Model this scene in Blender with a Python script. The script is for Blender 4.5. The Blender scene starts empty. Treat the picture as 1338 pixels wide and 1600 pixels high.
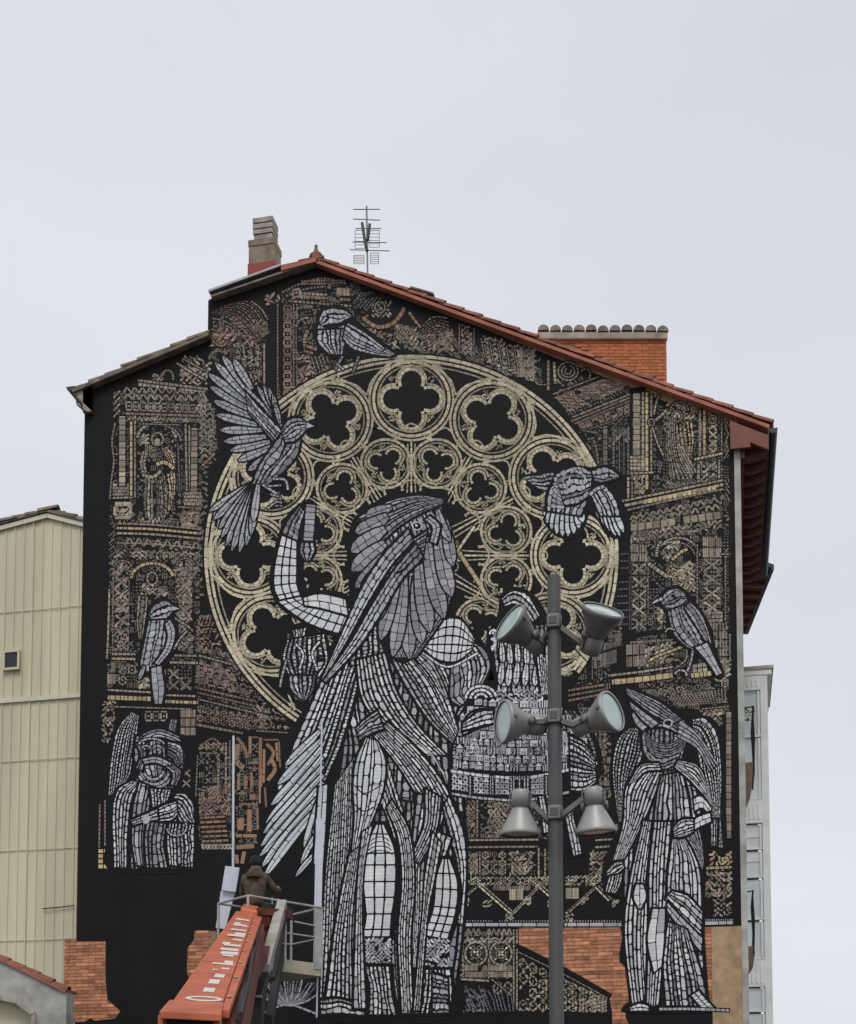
import bpy, bmesh, math, random
from mathutils import Vector, Matrix
random.seed(7)
R = math.radians
# ------------------------------------------------------------------ camera
scene = bpy.context.scene
FPX, CX, CY = 2200.0, 669.0, 1700.0          # focal length and principal point in photograph pixels (1338 x 1600)
YAW, PITCH = R(11.9), R(4.0)
CAM = Vector((0.0, -23.0, 1.6))
cd = bpy.data.cameras.new('camera')
cam = bpy.data.objects.new('camera', cd)
scene.collection.objects.link(cam)
cam.location = CAM
cam.rotation_euler = (R(90) + PITCH, 0, YAW)
cd.sensor_fit = 'HORIZONTAL'
cd.sensor_width = 36
cd.lens = 36 * FPX / 1338
cd.shift_x = 0
cd.shift_y = (CY - 800) / 1338               # a rising-front crop: the horizon lies below the frame
cd.clip_end = 3000
scene.camera = cam
# ------------------------------------------------------------------ overcast sky
w = bpy.data.worlds.new('World'); scene.world = w; w.use_nodes = True
nt = w.node_tree; nt.nodes.clear()
out = nt.nodes.new('ShaderNodeOutputWorld'); bg = nt.nodes.new('ShaderNodeBackground')
sky = nt.nodes.new('ShaderNodeTexSky'); sky.sky_type = 'NISHITA'; sky.sun_disc = False
SUN_EL, SUN_AZ = R(52), R(200)
sky.sun_elevation = SUN_EL; sky.sun_rotation = SUN_AZ; sky.dust_density = 4; sky.air_density = 1.2
tc = nt.nodes.new('ShaderNodeTexCoord')
nz = nt.nodes.new('ShaderNodeTexNoise'); nz.inputs['Scale'].default_value = 1.5; nz.inputs['Detail'].default_value = 5
mpw = nt.nodes.new('ShaderNodeMapping'); mpw.inputs['Scale'].default_value = (1, 1, 2.6)
rmp = nt.nodes.new('ShaderNodeValToRGB')
rmp.color_ramp.elements[0].position = .30; rmp.color_ramp.elements[0].color = (6.75, 7.0, 7.62, 1)
rmp.color_ramp.elements[1].position = .72; rmp.color_ramp.elements[1].color = (8.15, 8.36, 8.85, 1)
mxw = nt.nodes.new('ShaderNodeMixRGB'); mxw.inputs['Fac'].default_value = .94   # cloud deck over the clear sky
nt.links.new(tc.outputs['Generated'], mpw.inputs['Vector'])
nt.links.new(mpw.outputs['Vector'], nz.inputs['Vector'])
nt.links.new(nz.outputs['Fac'], rmp.inputs['Fac'])
nt.links.new(sky.outputs['Color'], mxw.inputs[1]); nt.links.new(rmp.outputs['Color'], mxw.inputs[2])
nt.links.new(mxw.outputs['Color'], bg.inputs['Color']); bg.inputs['Strength'].default_value = .1
nt.links.new(bg.outputs['Background'], out.inputs['Surface'])
sd = bpy.data.lights.new('sun', 'SUN'); sd.energy = 1.3; sd.angle = R(25); sd.color = (1, .97, .93)
so = bpy.data.objects.new('sun', sd); scene.collection.objects.link(so)
SDIR = Vector((.12, -.72, .95)).normalized()          # from behind the camera
so.rotation_euler = SDIR.to_track_quat('Z', 'Y').to_euler()
sky.sun_elevation = math.asin(SDIR.z); sky.sun_rotation = math.atan2(SDIR.x, SDIR.y)
scene.view_settings.view_transform = 'Standard'; scene.view_settings.look = 'None'
scene.view_settings.exposure = 0.0; scene.view_settings.gamma = 1
# ------------------------------------------------------------------ helpers
RT = Vector((math.cos(YAW), math.sin(YAW), 0))
FW = Vector((-math.sin(YAW) * math.cos(PITCH), math.cos(YAW) * math.cos(PITCH), math.sin(PITCH)))
UP = RT.cross(FW)
def W(x, y, Y=0.0):
    """point of the photograph carried out to the vertical plane at depth Y"""
    d = FW * FPX + RT * (x - CX) - UP * (y - CY)
    t = (Y - CAM.y) / d.y
    return CAM + d * t
COL = scene.collection
def tag(o, label=None, cat=None, group=None, kind=None):
    if label: o['label'] = label
    if cat: o['category'] = cat
    if group: o['group'] = group
    if kind: o['kind'] = kind
    return o
def empty(name, loc, label=None, cat=None, group=None):
    o = bpy.data.objects.new(name, None); COL.objects.link(o); o.location = loc; o.empty_display_size = .2
    return tag(o, label, cat, group)
def origin_of(o):
    v = Vector((0, 0, 0))
    while o is not None:
        v = v + Vector(o.location); o = o.parent
    return v
def link(name, me, parent=None, loc=None, rot=None):
    o = bpy.data.objects.new(name, me); COL.objects.link(o)
    base = origin_of(parent) if parent else Vector((0, 0, 0))
    if parent: o.parent = parent
    o.location = (Vector(loc) if loc is not None else Vector((0, 0, 0))) - base
    if rot is not None: o.rotation_euler = rot
    return o
class MB:
    def __init__(s): s.v = []; s.f = []; s.sm = []
    def add(s, vs, fs, smooth=False):
        b = len(s.v); s.v += [tuple(p) for p in vs]
        for f in fs: s.f.append([b + i for i in f]); s.sm.append(smooth)
        return s
    def hexa(s, p):       # p: 4 bottom ccw + 4 top
        return s.add(p, [(3,2,1,0),(4,5,6,7),(0,1,5,4),(1,2,6,5),(2,3,7,6),(3,0,4,7)])
    def box(s, a, b):
        x0,y0,z0 = [min(a[i], b[i]) for i in range(3)]; x1,y1,z1 = [max(a[i], b[i]) for i in range(3)]
        return s.hexa([(x0,y0,z0),(x1,y0,z0),(x1,y1,z0),(x0,y1,z0),(x0,y0,z1),(x1,y0,z1),(x1,y1,z1),(x0,y1,z1)])
    def bar(s, p, q, w, h, up=(0,0,1)):
        p, q = Vector(p), Vector(q); d = (q - p).normalized(); up = Vector(up)
        a = d.cross(up)
        if a.length < 1e-4: a = d.cross(Vector((0,1,0)))
        a.normalize(); b = a.cross(d).normalized(); a = a * w / 2; b = b * h / 2
        return s.hexa([p-a-b, p+a-b, q+a-b, q-a-b, p-a+b, p+a+b, q+a+b, q-a+b])
    def tube(s, pts, r, n=8, caps=True, rs=None):
        pts = [Vector(p) for p in pts]; rings = []; ref = None
        for i, p in enumerate(pts):
            d = (pts[min(i+1, len(pts)-1)] - pts[max(i-1, 0)]).normalized()
            if ref is None: ref = d.orthogonal().normalized()
            ref = (ref - d * ref.dot(d)).normalized(); bi = d.cross(ref); rr = rs[i] if rs else r
            rings.append([p + (ref*math.cos(2*math.pi*k/n) + bi*math.sin(2*math.pi*k/n)) * rr for k in range(n)])
        vs = [q for rg in rings for q in rg]; fs = []
        for i in range(len(pts)-1):
            for k in range(n): fs.append((i*n+k, i*n+(k+1)%n, (i+1)*n+(k+1)%n, (i+1)*n+k))
        s.add(vs, fs, True)
        if caps:
            s.add(rings[0], [tuple(range(n))[::-1]]); s.add(rings[-1], [tuple(range(n))])
        return s
    def lathe(s, o, axis, prof, n=28):      # prof: (distance along axis, radius)
        o, axis = Vector(o), Vector(axis).normalized(); a = axis.orthogonal().normalized(); b = axis.cross(a)
        vs = []; fs = []
        for t, r in prof:
            for k in range(n):
                an = 2*math.pi*k/n; vs.append(o + axis*t + (a*math.cos(an) + b*math.sin(an))*r)
        for i in range(len(prof)-1):
            for k in range(n): fs.append((i*n+k, i*n+(k+1)%n, (i+1)*n+(k+1)%n, (i+1)*n+k))
        return s.add(vs, fs, True)
    def prism(s, poly, y0, y1):             # poly: (x, z) list in the facade plane
        n = len(poly); vs = [(x, y0, z) for x, z in poly] + [(x, y1, z) for x, z in poly]
        fs = [tuple(range(n)), tuple(range(2*n-1, n-1, -1))] + [(i, i+n, (i+1)%n+n, (i+1)%n) for i in range(n)]
        return s.add(vs, fs)
    def mesh(s, name, mat, org=None, fix=True):
        me = bpy.data.meshes.new(name)
        o = Vector(org) if org is not None else Vector((0,0,0))
        me.from_pydata([tuple(Vector(p)-o) for p in s.v], [], s.f)
        me.polygons.foreach_set('use_smooth', s.sm)
        if fix:
            bm = bmesh.new(); bm.from_mesh(me); bmesh.ops.recalc_face_normals(bm, faces=bm.faces); bm.to_mesh(me); bm.free()
        if mat: me.materials.append(mat)
        me.update(); return me
    def build(s, name, mat, parent=None, bevel=0):
        c = Vector((0,0,0))
        for p in s.v: c += Vector(p)
        c /= max(1, len(s.v))
        o = link(name, s.mesh(name, mat, c), parent, c)
        if bevel:
            m = o.modifiers.new('bevel', 'BEVEL'); m.width = bevel; m.segments = 2; m.limit_method = 'ANGLE'
        return o
# ------------------------------------------------------------------ materials
def mat(name, col, rough=.7, metal=0, var=.12, vscale=6, bump=0, bscale=40, rnd=0, detail=6, col2=None, spec=None, stretch=(1,1,1)):
    m = bpy.data.materials.new(name); m.use_nodes = True; n = m.node_tree; b = n.nodes['Principled BSDF']
    b.inputs['Roughness'].default_value = rough; b.inputs['Metallic'].default_value = metal
    if spec is not None: b.inputs['Specular IOR Level'].default_value = spec
    t = n.nodes.new('ShaderNodeTexCoord'); mp = n.nodes.new('ShaderNodeMapping'); mp.inputs['Scale'].default_value = stretch
    n.links.new(t.outputs['Object'], mp.inputs['Vector'])
    oi = n.nodes.new('ShaderNodeObjectInfo')
    nz = n.nodes.new('ShaderNodeTexNoise'); nz.noise_dimensions = '4D'; nz.inputs['Scale'].default_value = vscale; nz.inputs['Detail'].default_value = detail
    ml = n.nodes.new('ShaderNodeMath'); ml.operation = 'MULTIPLY'; ml.inputs[1].default_value = 37
    n.links.new(oi.outputs['Random'], ml.inputs[0]); n.links.new(ml.outputs[0], nz.inputs['W'])
    n.links.new(mp.outputs['Vector'], nz.inputs['Vector'])
    rp = n.nodes.new('ShaderNodeValToRGB'); e = rp.color_ramp.elements
    c2 = col2 if col2 else tuple(min(1, c*(1+var)) for c in col)
    e[0].position = .32; e[1].position = .68
    e[0].color = (*[c*(1-var) for c in col], 1); e[1].color = (*c2, 1)
    n.links.new(nz.outputs['Fac'], rp.inputs['Fac']); src = rp.outputs['Color']
    if rnd:
        hs = n.nodes.new('ShaderNodeHueSaturation'); mr = n.nodes.new('ShaderNodeMapRange')
        mr.inputs['To Min'].default_value = 1-rnd; mr.inputs['To Max'].default_value = 1+rnd
        n.links.new(oi.outputs['Random'], mr.inputs['Value']); n.links.new(mr.outputs['Result'], hs.inputs['Value'])
        n.links.new(src, hs.inputs['Color']); src = hs.outputs['Color']
    n.links.new(src, b.inputs['Base Color'])
    if bump:
        bn = n.nodes.new('ShaderNodeTexNoise'); bn.inputs['Scale'].default_value = bscale; bn.inputs['Detail'].default_value = 5
        n.links.new(mp.outputs['Vector'], bn.inputs['Vector'])
        bp = n.nodes.new('ShaderNodeBump'); bp.inputs['Strength'].default_value = bump; bp.inputs['Distance'].default_value = .01
        n.links.new(bn.outputs['Fac'], bp.inputs['Height']); n.links.new(bp.outputs['Normal'], b.inputs['Normal'])
    return m
COURSE = .0625
def paint_mat(name, base=None):
    """masonry paint: colour from the painted attribute (or base), brick courses in relief underneath"""
    m = bpy.data.materials.new(name); m.use_nodes = True; n = m.node_tree; b = n.nodes['Principled BSDF']
    b.inputs['Roughness'].default_value = .72; b.inputs['Specular IOR Level'].default_value = .22
    ge = n.nodes.new('ShaderNodeNewGeometry')
    sx = n.nodes.new('ShaderNodeSeparateXYZ'); cb = n.nodes.new('ShaderNodeCombineXYZ')
    n.links.new(ge.outputs['Position'], sx.inputs[0]); n.links.new(sx.outputs['X'], cb.inputs['X']); n.links.new(sx.outputs['Z'], cb.inputs['Y'])
    br = n.nodes.new('ShaderNodeTexBrick'); br.inputs['Scale'].default_value = 1; br.inputs['Brick Width'].default_value = .25; br.inputs['Row Height'].default_value = COURSE
    br.inputs['Mortar Size'].default_value = .006; br.inputs['Mortar Smooth'].default_value = .4
    br.inputs['Color1'].default_value = (.86, .86, .86, 1); br.inputs['Color2'].default_value = (1, 1, 1, 1); br.inputs['Mortar'].default_value = (.72, .72, .72, 1)
    n.links.new(cb.outputs[0], br.inputs['Vector'])
    nz = n.nodes.new('ShaderNodeTexNoise'); nz.inputs['Scale'].default_value = 1.3; nz.inputs['Detail'].default_value = 8; nz.inputs['Roughness'].default_value = .7
    mr = n.nodes.new('ShaderNodeMapRange'); mr.inputs['From Min'].default_value = .3; mr.inputs['From Max'].default_value = .7
    mr.inputs['To Min'].default_value = .55 if base else .78; mr.inputs['To Max'].default_value = 1.5 if base else 1.12
    mq = n.nodes.new('ShaderNodeMapping'); mq.inputs['Scale'].default_value = (1.6, .5, 1); n.links.new(cb.outputs[0], mq.inputs['Vector']); n.links.new(mq.outputs['Vector'], nz.inputs['Vector'])
    n.links.new(nz.outputs['Fac'], mr.inputs['Value'])
    mx = n.nodes.new('ShaderNodeMixRGB'); mx.blend_type = 'MULTIPLY'; mx.inputs['Fac'].default_value = 1
    if base is None:
        at = n.nodes.new('ShaderNodeAttribute'); at.attribute_name = 'paint'; n.links.new(at.outputs['Color'], mx.inputs[1])
    else: mx.inputs[1].default_value = (*base, 1)
    n.links.new(mr.outputs['Result'], mx.inputs[2])
    m2 = n.nodes.new('ShaderNodeMixRGB'); m2.blend_type = 'MULTIPLY'; m2.inputs['Fac'].default_value = .75
    n.links.new(mx.outputs[0], m2.inputs[1]); n.links.new(br.outputs['Color'], m2.inputs[2]); n.links.new(m2.outputs[0], b.inputs['Base Color'])
    bp = n.nodes.new('ShaderNodeBump'); bp.inputs['Strength'].default_value = .5; bp.inputs['Distance'].default_value = .006; bp.invert = True
    n.links.new(br.outputs['Fac'], bp.inputs['Height']); n.links.new(bp.outputs['Normal'], b.inputs['Normal'])
    return m
M = {}
M['paint'] = paint_mat('mural paint')
M['black'] = paint_mat('black masonry paint', (.0075, .0075, .009))
M['brick'] = mat('red brick', (.46, .20, .105), .85, var=.3, vscale=9, bump=.5, bscale=60, rnd=.42)
M['brick_dormer'] = mat('dormer brick', (.44, .145, .055), .85, var=.18, vscale=9, bump=.4, rnd=.2)
M['mortar'] = mat('mortar', (.30, .17, .10), .9, var=.2, bump=.5)
M['tile'] = mat('terracotta tile', (.25, .088, .055), .8, var=.3, vscale=5, bump=.3, rnd=.25)
M['oldtile'] = mat('weathered tile', (.19, .15, .12), .9, var=.45, vscale=7, bump=.5, rnd=.3)
M['ridgetile'] = mat('grey weathered barrel tile', (.25, .20, .165), .9, var=.4, vscale=7, bump=.5, rnd=.25)
M['verge'] = mat('terracotta verge', (.37, .135, .085), .8, var=.25, vscale=3, bump=.2, rnd=.15)
M['stucco'] = mat('grey stucco', (.38, .37, .34), .9, var=.35, vscale=3, bump=.6, bscale=25, detail=9)
M['tan'] = mat('tan render', (.42, .29, .17), .9, var=.3, vscale=4, bump=.6, bscale=25, detail=9)
M['concrete'] = mat('concrete', (.36, .32, .27), .9, var=.3, vscale=5, bump=.4)
M['flash'] = mat('zinc flashing', (.33, .34, .35), .5, .6, var=.2)
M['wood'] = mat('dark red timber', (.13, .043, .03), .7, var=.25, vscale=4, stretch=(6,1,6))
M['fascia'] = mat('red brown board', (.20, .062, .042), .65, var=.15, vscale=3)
M['gutter'] = mat('dark gutter', (.045, .047, .055), .5, .3)
M['eavewood'] = mat('pale eave board', (.36, .30, .23), .8, var=.25)
M['clad'] = mat('cream sheet cladding', (.62, .575, .40), .55, var=.17, vscale=1.6, stretch=(1,1,.12), detail=8)
M['cladtrim'] = mat('pale flashing', (.66, .63, .50), .5, var=.06)
M['glass'] = mat('window glass', (.66, .72, .73), .06, 0, var=.15, vscale=.6)  # pale base colour stands in for the sky reflected in the panes
M['darkglass'] = mat('dark opening', (.02, .02, .022), .3)
M['white'] = mat('off white joinery', (.82, .82, .80), .6, var=.10, vscale=3)
M['iron'] = mat('black iron', (.015, .015, .017), .5, .4)
M['pot'] = mat('brown planter', (.20, .12, .085), .8, var=.3)
M['leafy'] = mat('dried plant', (.12, .075, .045), .8, var=.5, vscale=20)
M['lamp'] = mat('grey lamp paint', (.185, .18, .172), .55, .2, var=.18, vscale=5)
M['lamplit'] = mat('lamp paint lit tone', (.33, .325, .31), .45, .25, var=.12, vscale=4)  # lighter copy of the grey lamp paint, light put into its colour
M['pole'] = mat('dark grey pole paint', (.085, .09, .088), .6, .1, var=.15, vscale=2.5)
M['lens'] = mat('lamp glass', (.46, .56, .53), .06, 0, var=.06, vscale=2)
M['orange'] = mat('orange machine paint', (.50, .125, .055), .5, var=.22, vscale=3.5, detail=10, bump=.08, bscale=30)
M['darkred'] = mat('dark red steel', (.15, .022, .014), .5, var=.3, vscale=4)
M['decal'] = mat('white decal', (.68, .64, .60), .5, var=.08, vscale=12)
M['steel'] = mat('grey steel', (.45, .43, .38), .5, .25, var=.22, vscale=4)
M['rail'] = mat('galvanised rail', (.42, .42, .39), .45, .35, var=.2)
M['basket'] = mat('basket floor board', (.42, .38, .28), .7, var=.22, vscale=4)
M['sheet'] = mat('white sheet', (.60, .63, .70), .7, var=.08, vscale=5)
M['rubber'] = mat('black rubber', (.02, .02, .021), .7, var=.3, vscale=8)
M['jacket'] = mat('brown jacket', (.075, .055, .035), .9, var=.55, vscale=16)
M['trousers'] = mat('dark trousers', (.035, .032, .03), .9, var=.3)
M['hat'] = mat('navy knit', (.012, .014, .024), .95, var=.3, vscale=30)
M['skin'] = mat('skin', (.42, .24, .17), .6, var=.1)
M['asphalt'] = mat('asphalt', (.055, .055, .056), .9, var=.3, vscale=20, bump=.4)
M['paving'] = mat('paving', (.22, .21, .19), .9, var=.2, vscale=3, bump=.3)
M['metalwire'] = mat('antenna metal', (.20, .20, .21), .5, .5)
M['redband'] = mat('red flashing', (.28, .045, .035), .7, var=.2)
M['mossy'] = mat('chimney render', (.27, .215, .165), .9, var=.35, vscale=6, bump=.5)
# ================================================================== the setting
g = MB().add([(-400,-200,0),(400,-200,0),(400,900,0),(-400,900,0)], [(0,1,2,3)])
tag(g.build('ground', M['asphalt']), kind='structure')
pv = MB().box((-30,-2.2,.004),(.9,0,.12))
tag(pv.build('pavement', M['paving']), kind='structure')
# ================================================================== the painted building
XL, XR = -11.26, .385                 # facade corners
bld = empty('mural_building', (-5.4, 0, 0), 'tall gabled brick house whose end wall carries a black mural with a rose window', 'building')
def wz(x, y, Y=0): p = W(x, y, Y); return (p.x, p.z)
T1 = wz(140, 612); T2 = wz(322, 527); T3 = wz(326, 468); RG = wz(495, 408); RE = wz(1150, 650)
wall_poly = [(XL,0),(XR,0),(XR,RE[1]-.1),RG,(T3[0],T3[1]),(T3[0],T2[1]),(XL,T1[1])]
MB().prism(wall_poly, 0, .34).build('wall', M['mortar'], bld)
# street side and back walls
MB().box((XR-.3,.34,0),(XR-.001,5.6,RE[1]-.2)).build('side_wall', M['stucco'], bld)
MB().box((XL+.001,.34,0),(XL+.3,9,T1[1]-.1)).build('side_wall', M['stucco'], bld)
# grey stucco corner strip, a hair proud of the brick
e0 = W(1147,690); e1 = W(1151,1600)
MB().box((e0.x,-.03,0),(XR+.03,.35,RE[1]-.36)).build('corner_strip', M['stucco'], bld)
# tan rendered patch
a = W(1112,1449); b = W(1150,1574)
MB().box((a.x,-.02,b.z-.3),(e0.x-.002,.01,a.z)).build('rendered_patch', M['tan'], bld)
# ---- painted black sheet with its ragged lower edge: where it stops the bare brick shows
zb = .3
def L(x, y): return wz(x, y, -.012)
BOT = 1990
outline = [(1150,1447),(1095,1449),(1097,1475),(1094,1500),(1097,1545),(1112,1574),(1150,1580)]
sheet = [L(1147,670)] + [(e0.x-.003, L(1150,1447)[1])] + [L(*p) for p in outline[1:6]] + [(e0.x-.003, L(1150,1580)[1]), (e0.x-.003, zb)]
sheet += [(L(985,1620)[0], zb)] + [L(*p) for p in ((983,1600),(978,1590),(978,1576),(986,1560),(986,1522),(968,1500),(973,1470),(970,1449),(810,1449),(808,1480),(880,1515),(952,1556),(957,1583))]
sheet += [(L(957,1600)[0], zb), (L(300.3,1540)[0], zb)] + [L(*p) for p in ((300.3,1540),(338,1540),(338,1454),(304,1454),(303,1468),(293,1482),(292,1520),(300,1540))]
sheet += [(L(300,1540)[0], zb), (XL+.02, zb)]
sheet += [(XL+.02, L(110,1597)[1])] + [L(*p) for p in ((132,1597),(141,1591),(147,1595),(180,1592),(188,1580),(168,1562),(165,1530),(165,1471))] + [(XL+.02, L(114,1471)[1])]
sheet += [(XL-.002, L(138,640)[1]), (XL-.002,T1[1]-.02), (T3[0]-.002,T2[1]-.03), (T3[0]-.002,T3[1]-.03), (RG[0],RG[1]-.03)]
mb = MB(); n = len(sheet)
mb.add([(x,-.012,z) for x, z in sheet] , [tuple(range(n))])
me = mb.mesh('mural', M['black'], fix=False)
if me.polygons[0].normal.y > 0: me.flip_normals()
mural = link('mural', me, bld)
mural['label'] = 'black painted wall surface carrying the whole mural'
# ---- bare bricks, each its own piece, on the patches the paint leaves free
def inside(p, poly):
    x, y = p; c = False; j = len(poly)-1
    for i in range(len(poly)):
        if (poly[i][1] > y) != (poly[j][1] > y) and x < (poly[j][0]-poly[i][0])*(y-poly[i][1])/(poly[j][1]-poly[i][1])+poly[i][0]: c = not c
        j = i
    return c
def brick_mesh(l, mt, h=COURSE-.009, d=.05):
    b = MB().box((-l/2,-d/2,-h/2),(l/2,d/2,h/2)); return b.mesh('brick', mt)
BM = {}
def lay(polys, mt, parent, yf, bl=.25, row=COURSE, margin=.06):
    cnt = 0
    for poly in polys:
        x0 = min(p[0] for p in poly); x1 = max(p[0] for p in poly); z0 = min(p[1] for p in poly); z1 = max(p[1] for p in poly)
        k0 = int(z0/row)-1
        for k in range(k0, int(z1/row)+2):
            zc = (k+.5)*row; i0 = int(math.floor(x0/bl))-1
            for i in range(i0, int(x1/bl)+2):
                xc = (i + (.5 if k % 2 else 0) + .5)*bl
                tst = [(xc+dx, zc+dz) for dx in (-.11,-.05,0,.05,.11) for dz in (-.03,0,.03)]
                if not any(inside(t, poly) for t in tst): continue
                lo = max(xc-bl/2+.005, x0-margin); hi = min(xc+bl/2-.005, x1+margin)
                if hi-lo < .05: continue
                key = (mt.name, round(hi-lo, 2))
                if key not in BM: BM[key] = brick_mesh(round(hi-lo,2), mt)
                o = link('brick', BM[key], parent, ((lo+hi)/2, yf+.025+random.uniform(-.0015,.0015), zc)); cnt += 1
    return cnt
pA = [wz(106,1470),wz(166,1470),wz(166,1560),wz(190,1580),wz(182,1597),wz(104,1597)]
pB = [wz(291,1453),wz(325,1453),wz(312,1490),wz(300,1535),wz(291,1520)]
pC = [wz(808,1447),wz(860,1447),wz(860,1510),wz(806,1482)]
pC2 = [wz(880,1447),wz(974,1447),wz(975,1500),wz(988,1525),wz(988,1580),wz(986,1610),wz(953,1610),wz(956,1560),wz(880,1522)]
pD = [wz(1092,1448),wz(1113,1448),wz(1113,1574)]
# the bricks lie behind the level of the paint sheet
nb = lay([pA,pB,pC,pC2,pD], M['brick'], bld, -.009)
# ---- roof
roof = MB()
YF = -.16                                # verge overhang towards the street
r0 = wz(495,399,YF); r1 = wz(1203,657,YF); l0 = wz(329,456,YF)
def slab(p, q, th, y0, y1, mtl, name, parent):
    d = Vector((q[0]-p[0],0,q[1]-p[1])).normalized(); nrm = Vector((-d.z,0,d.x)); 
    if nrm.z < 0: nrm = -nrm
    P, Q = Vector((p[0],0,p[1])), Vector((q[0],0,q[1]))
    poly = [(P.x,P.z),(Q.x,Q.z),((Q-nrm*th).x,(Q-nrm*th).z),((P-nrm*th).x,(P-nrm*th).z)]
    return MB().prism(poly, y0, y1).build(name, mtl, parent)
rf = slab((r0[0]-.02,r0[1]-.07), (r1[0],r1[1]-.07), .055, YF, 5.3, M['verge'], 'roof', bld)
rl = slab((l0[0],l0[1]-.06), (r0[0]-.02,r0[1]-.075), .035, YF, 5.3, M['ridgetile'], 'roof', bld)
vb0 = wz(440,416,YF)
MB().bar((vb0[0],YF-.012,vb0[1]-.06),(r0[0]-.01,YF-.012,r0[1]-.09),.03,.07).build('verge_board', M['verge'], rl)
def tile_mesh(mt, ln=.46, ra=.085, rb=.068, arc=180, n=7, plug=False):
    m = MB(); vs = []; fs = []
    for inner in (0, 1):
        for t, rr in ((0, ra), (ln, rb)):
            for k in range(n):
                an = math.radians((180-arc)/2 + arc*k/(n-1)); r2 = rr-.014*inner
                vs.append((t, math.cos(an)*r2, math.sin(an)*r2))
    for k in range(n-1):
        fs += [(k,k+1,n+k+1,n+k), (2*n+k,3*n+k,3*n+k+1,2*n+k+1), (k,2*n+k,2*n+k+1,k+1), (n+k,n+k+1,3*n+k+1,3*n+k)]
    fs += [(0,n,3*n,2*n),(n-1,3*n-1,4*n-1,2*n-1)]
    if plug: fs.append(tuple(2*n+k for k in range(n)))
    m.add(vs, fs, False); return m.mesh('roof_tile', mt)
TM = tile_mesh(M['tile']); TMO = tile_mesh(M['oldtile'], .44, .1, .08); TMR = tile_mesh(M['ridgetile'], .5, .105, .09, plug=True)
def tile_run(p, q, step, mesh, parent, y, lift=.0, tiltx=0, jit=.012):
    """p is the low end: each tile laps over the one below it"""
    P, Q = Vector((p[0],y,p[1])), Vector((q[0],y,q[1])); d = Q-P; ln = d.length; d.normalize()
    ang = math.atan2(d.z, abs(d.x)); k = 0; t = 0
    while t < ln-.12:
        pos = P + d*t + Vector((0,random.uniform(-jit,jit),lift+random.uniform(-.6,.6)*jit))
        rz = 0 if d.x > 0 else math.pi
        o = link('roof_tile', mesh, parent, pos); o.rotation_euler = (random.uniform(-.05,.05), -(ang-.045)+random.uniform(-.02,.02), rz)
        t += step; k += 1
tile_run((r1[0]+.04,r1[1]-.05), (r0[0],r0[1]-.04), .36, TM, rf, YF+.07)
tile_run((r1[0]+.04,r1[1]-.02), (r0[0],r0[1]-.01), .36, TM, rf, YF+.27)
tile_run((wz(436,415,YF)[0],wz(436,415,YF)[1]-.05), (r0[0],r0[1]-.04), .36, TM, rl, YF+.07)
tile_run((wz(436,415,YF)[0],wz(436,415,YF)[1]-.02), (r0[0],r0[1]-.01), .36, TM, rl, YF+.27)
# zinc verge on the left part of the upper roof
c0 = wz(327,455,YF); c1 = wz(440,413,YF)
MB().bar((c0[0],YF-.02,c0[1]-.02),(c1[0],YF-.02,c1[1]-.03),.05,.04).build('verge_flashing', M['flash'], rl)
MB().bar((c0[0]-.02,YF+.12,c0[1]+.012),(c1[0],YF+.12,c1[1]),.22,.03).build('verge_flashing', M['flash'], rl)
# a slipped sheet of slate near the middle of the right slope
s0 = wz(640,447,YF); s1 = wz(676,460,YF)
MB().bar((s0[0],.1,s0[1]+.03),(s1[0],.1,s1[1]+.06),.4,.03).build('loose_sheet', M['oldtile'], rf)
# finial on the ridge
fp = W(492,396,-.1)
fm = MB().lathe((fp.x,-.02,fp.z-.05),(0,0,1),[(0,.0),(0,.13),(.06,.12),(.1,.05),(.16,.045),(.2,.025),(.25,.03),(.28,0)],12)
fm.build('ridge_finial', M['oldtile'], rf)
MB().tube([(r0[0],YF,r0[1]-.02),(r0[0],5.3,r0[1]-.02)],.1,10).build('ridge', M['tile'], rf)
# lower left roof of old grey tiles
q0 = wz(112,603,YF); q1 = wz(322,515,YF)
rlo = slab((q0[0],q0[1]-.06), (q1[0]+.04,q1[1]-.045), .06, YF, 8, M['oldtile'], 'roof', bld)
tile_run((q0[0],q0[1]-.05), (q1[0]+.02,q1[1]-.04), .33, TMO, rlo, YF+.09, jit=.025)
tile_run((q0[0],q0[1]-.03), (q1[0]+.02,q1[1]-.02), .33, TMO, rlo, YF+.28, jit=.025)
# boxed eave end at the far left: pale board, dark gutter
b0 = wz(112,612,-.1); b1 = wz(143,598,-.1); b2 = wz(143,642,-.1); b3 = wz(131,630,-.1)
MB().prism([b0,b1,(XL+.0,b1[1]),(XL,b2[1]),b2,b3], -.1, 7).build('eave_box', M['eavewood'], rlo)
gp = []
gx, gz = wz(112,606,-.1)
for k in range(9):
    an = math.pi + math.pi*k/8; gp.append((gx-.0+.085*math.cos(an), gz+.0+.085*math.sin(an)))
gp += [(gx+.07,gz),(gx-.07,gz)]
MB().prism(gp, -.15, 7).build('gutter', M['gutter'], rlo)
br = [W(*p,-.12) for p in ((118,616),(121,632),(132,642),(139,645))]
MB().tube(br,.018,6).build('gutter_bracket', M['gutter'], rlo)
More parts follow.
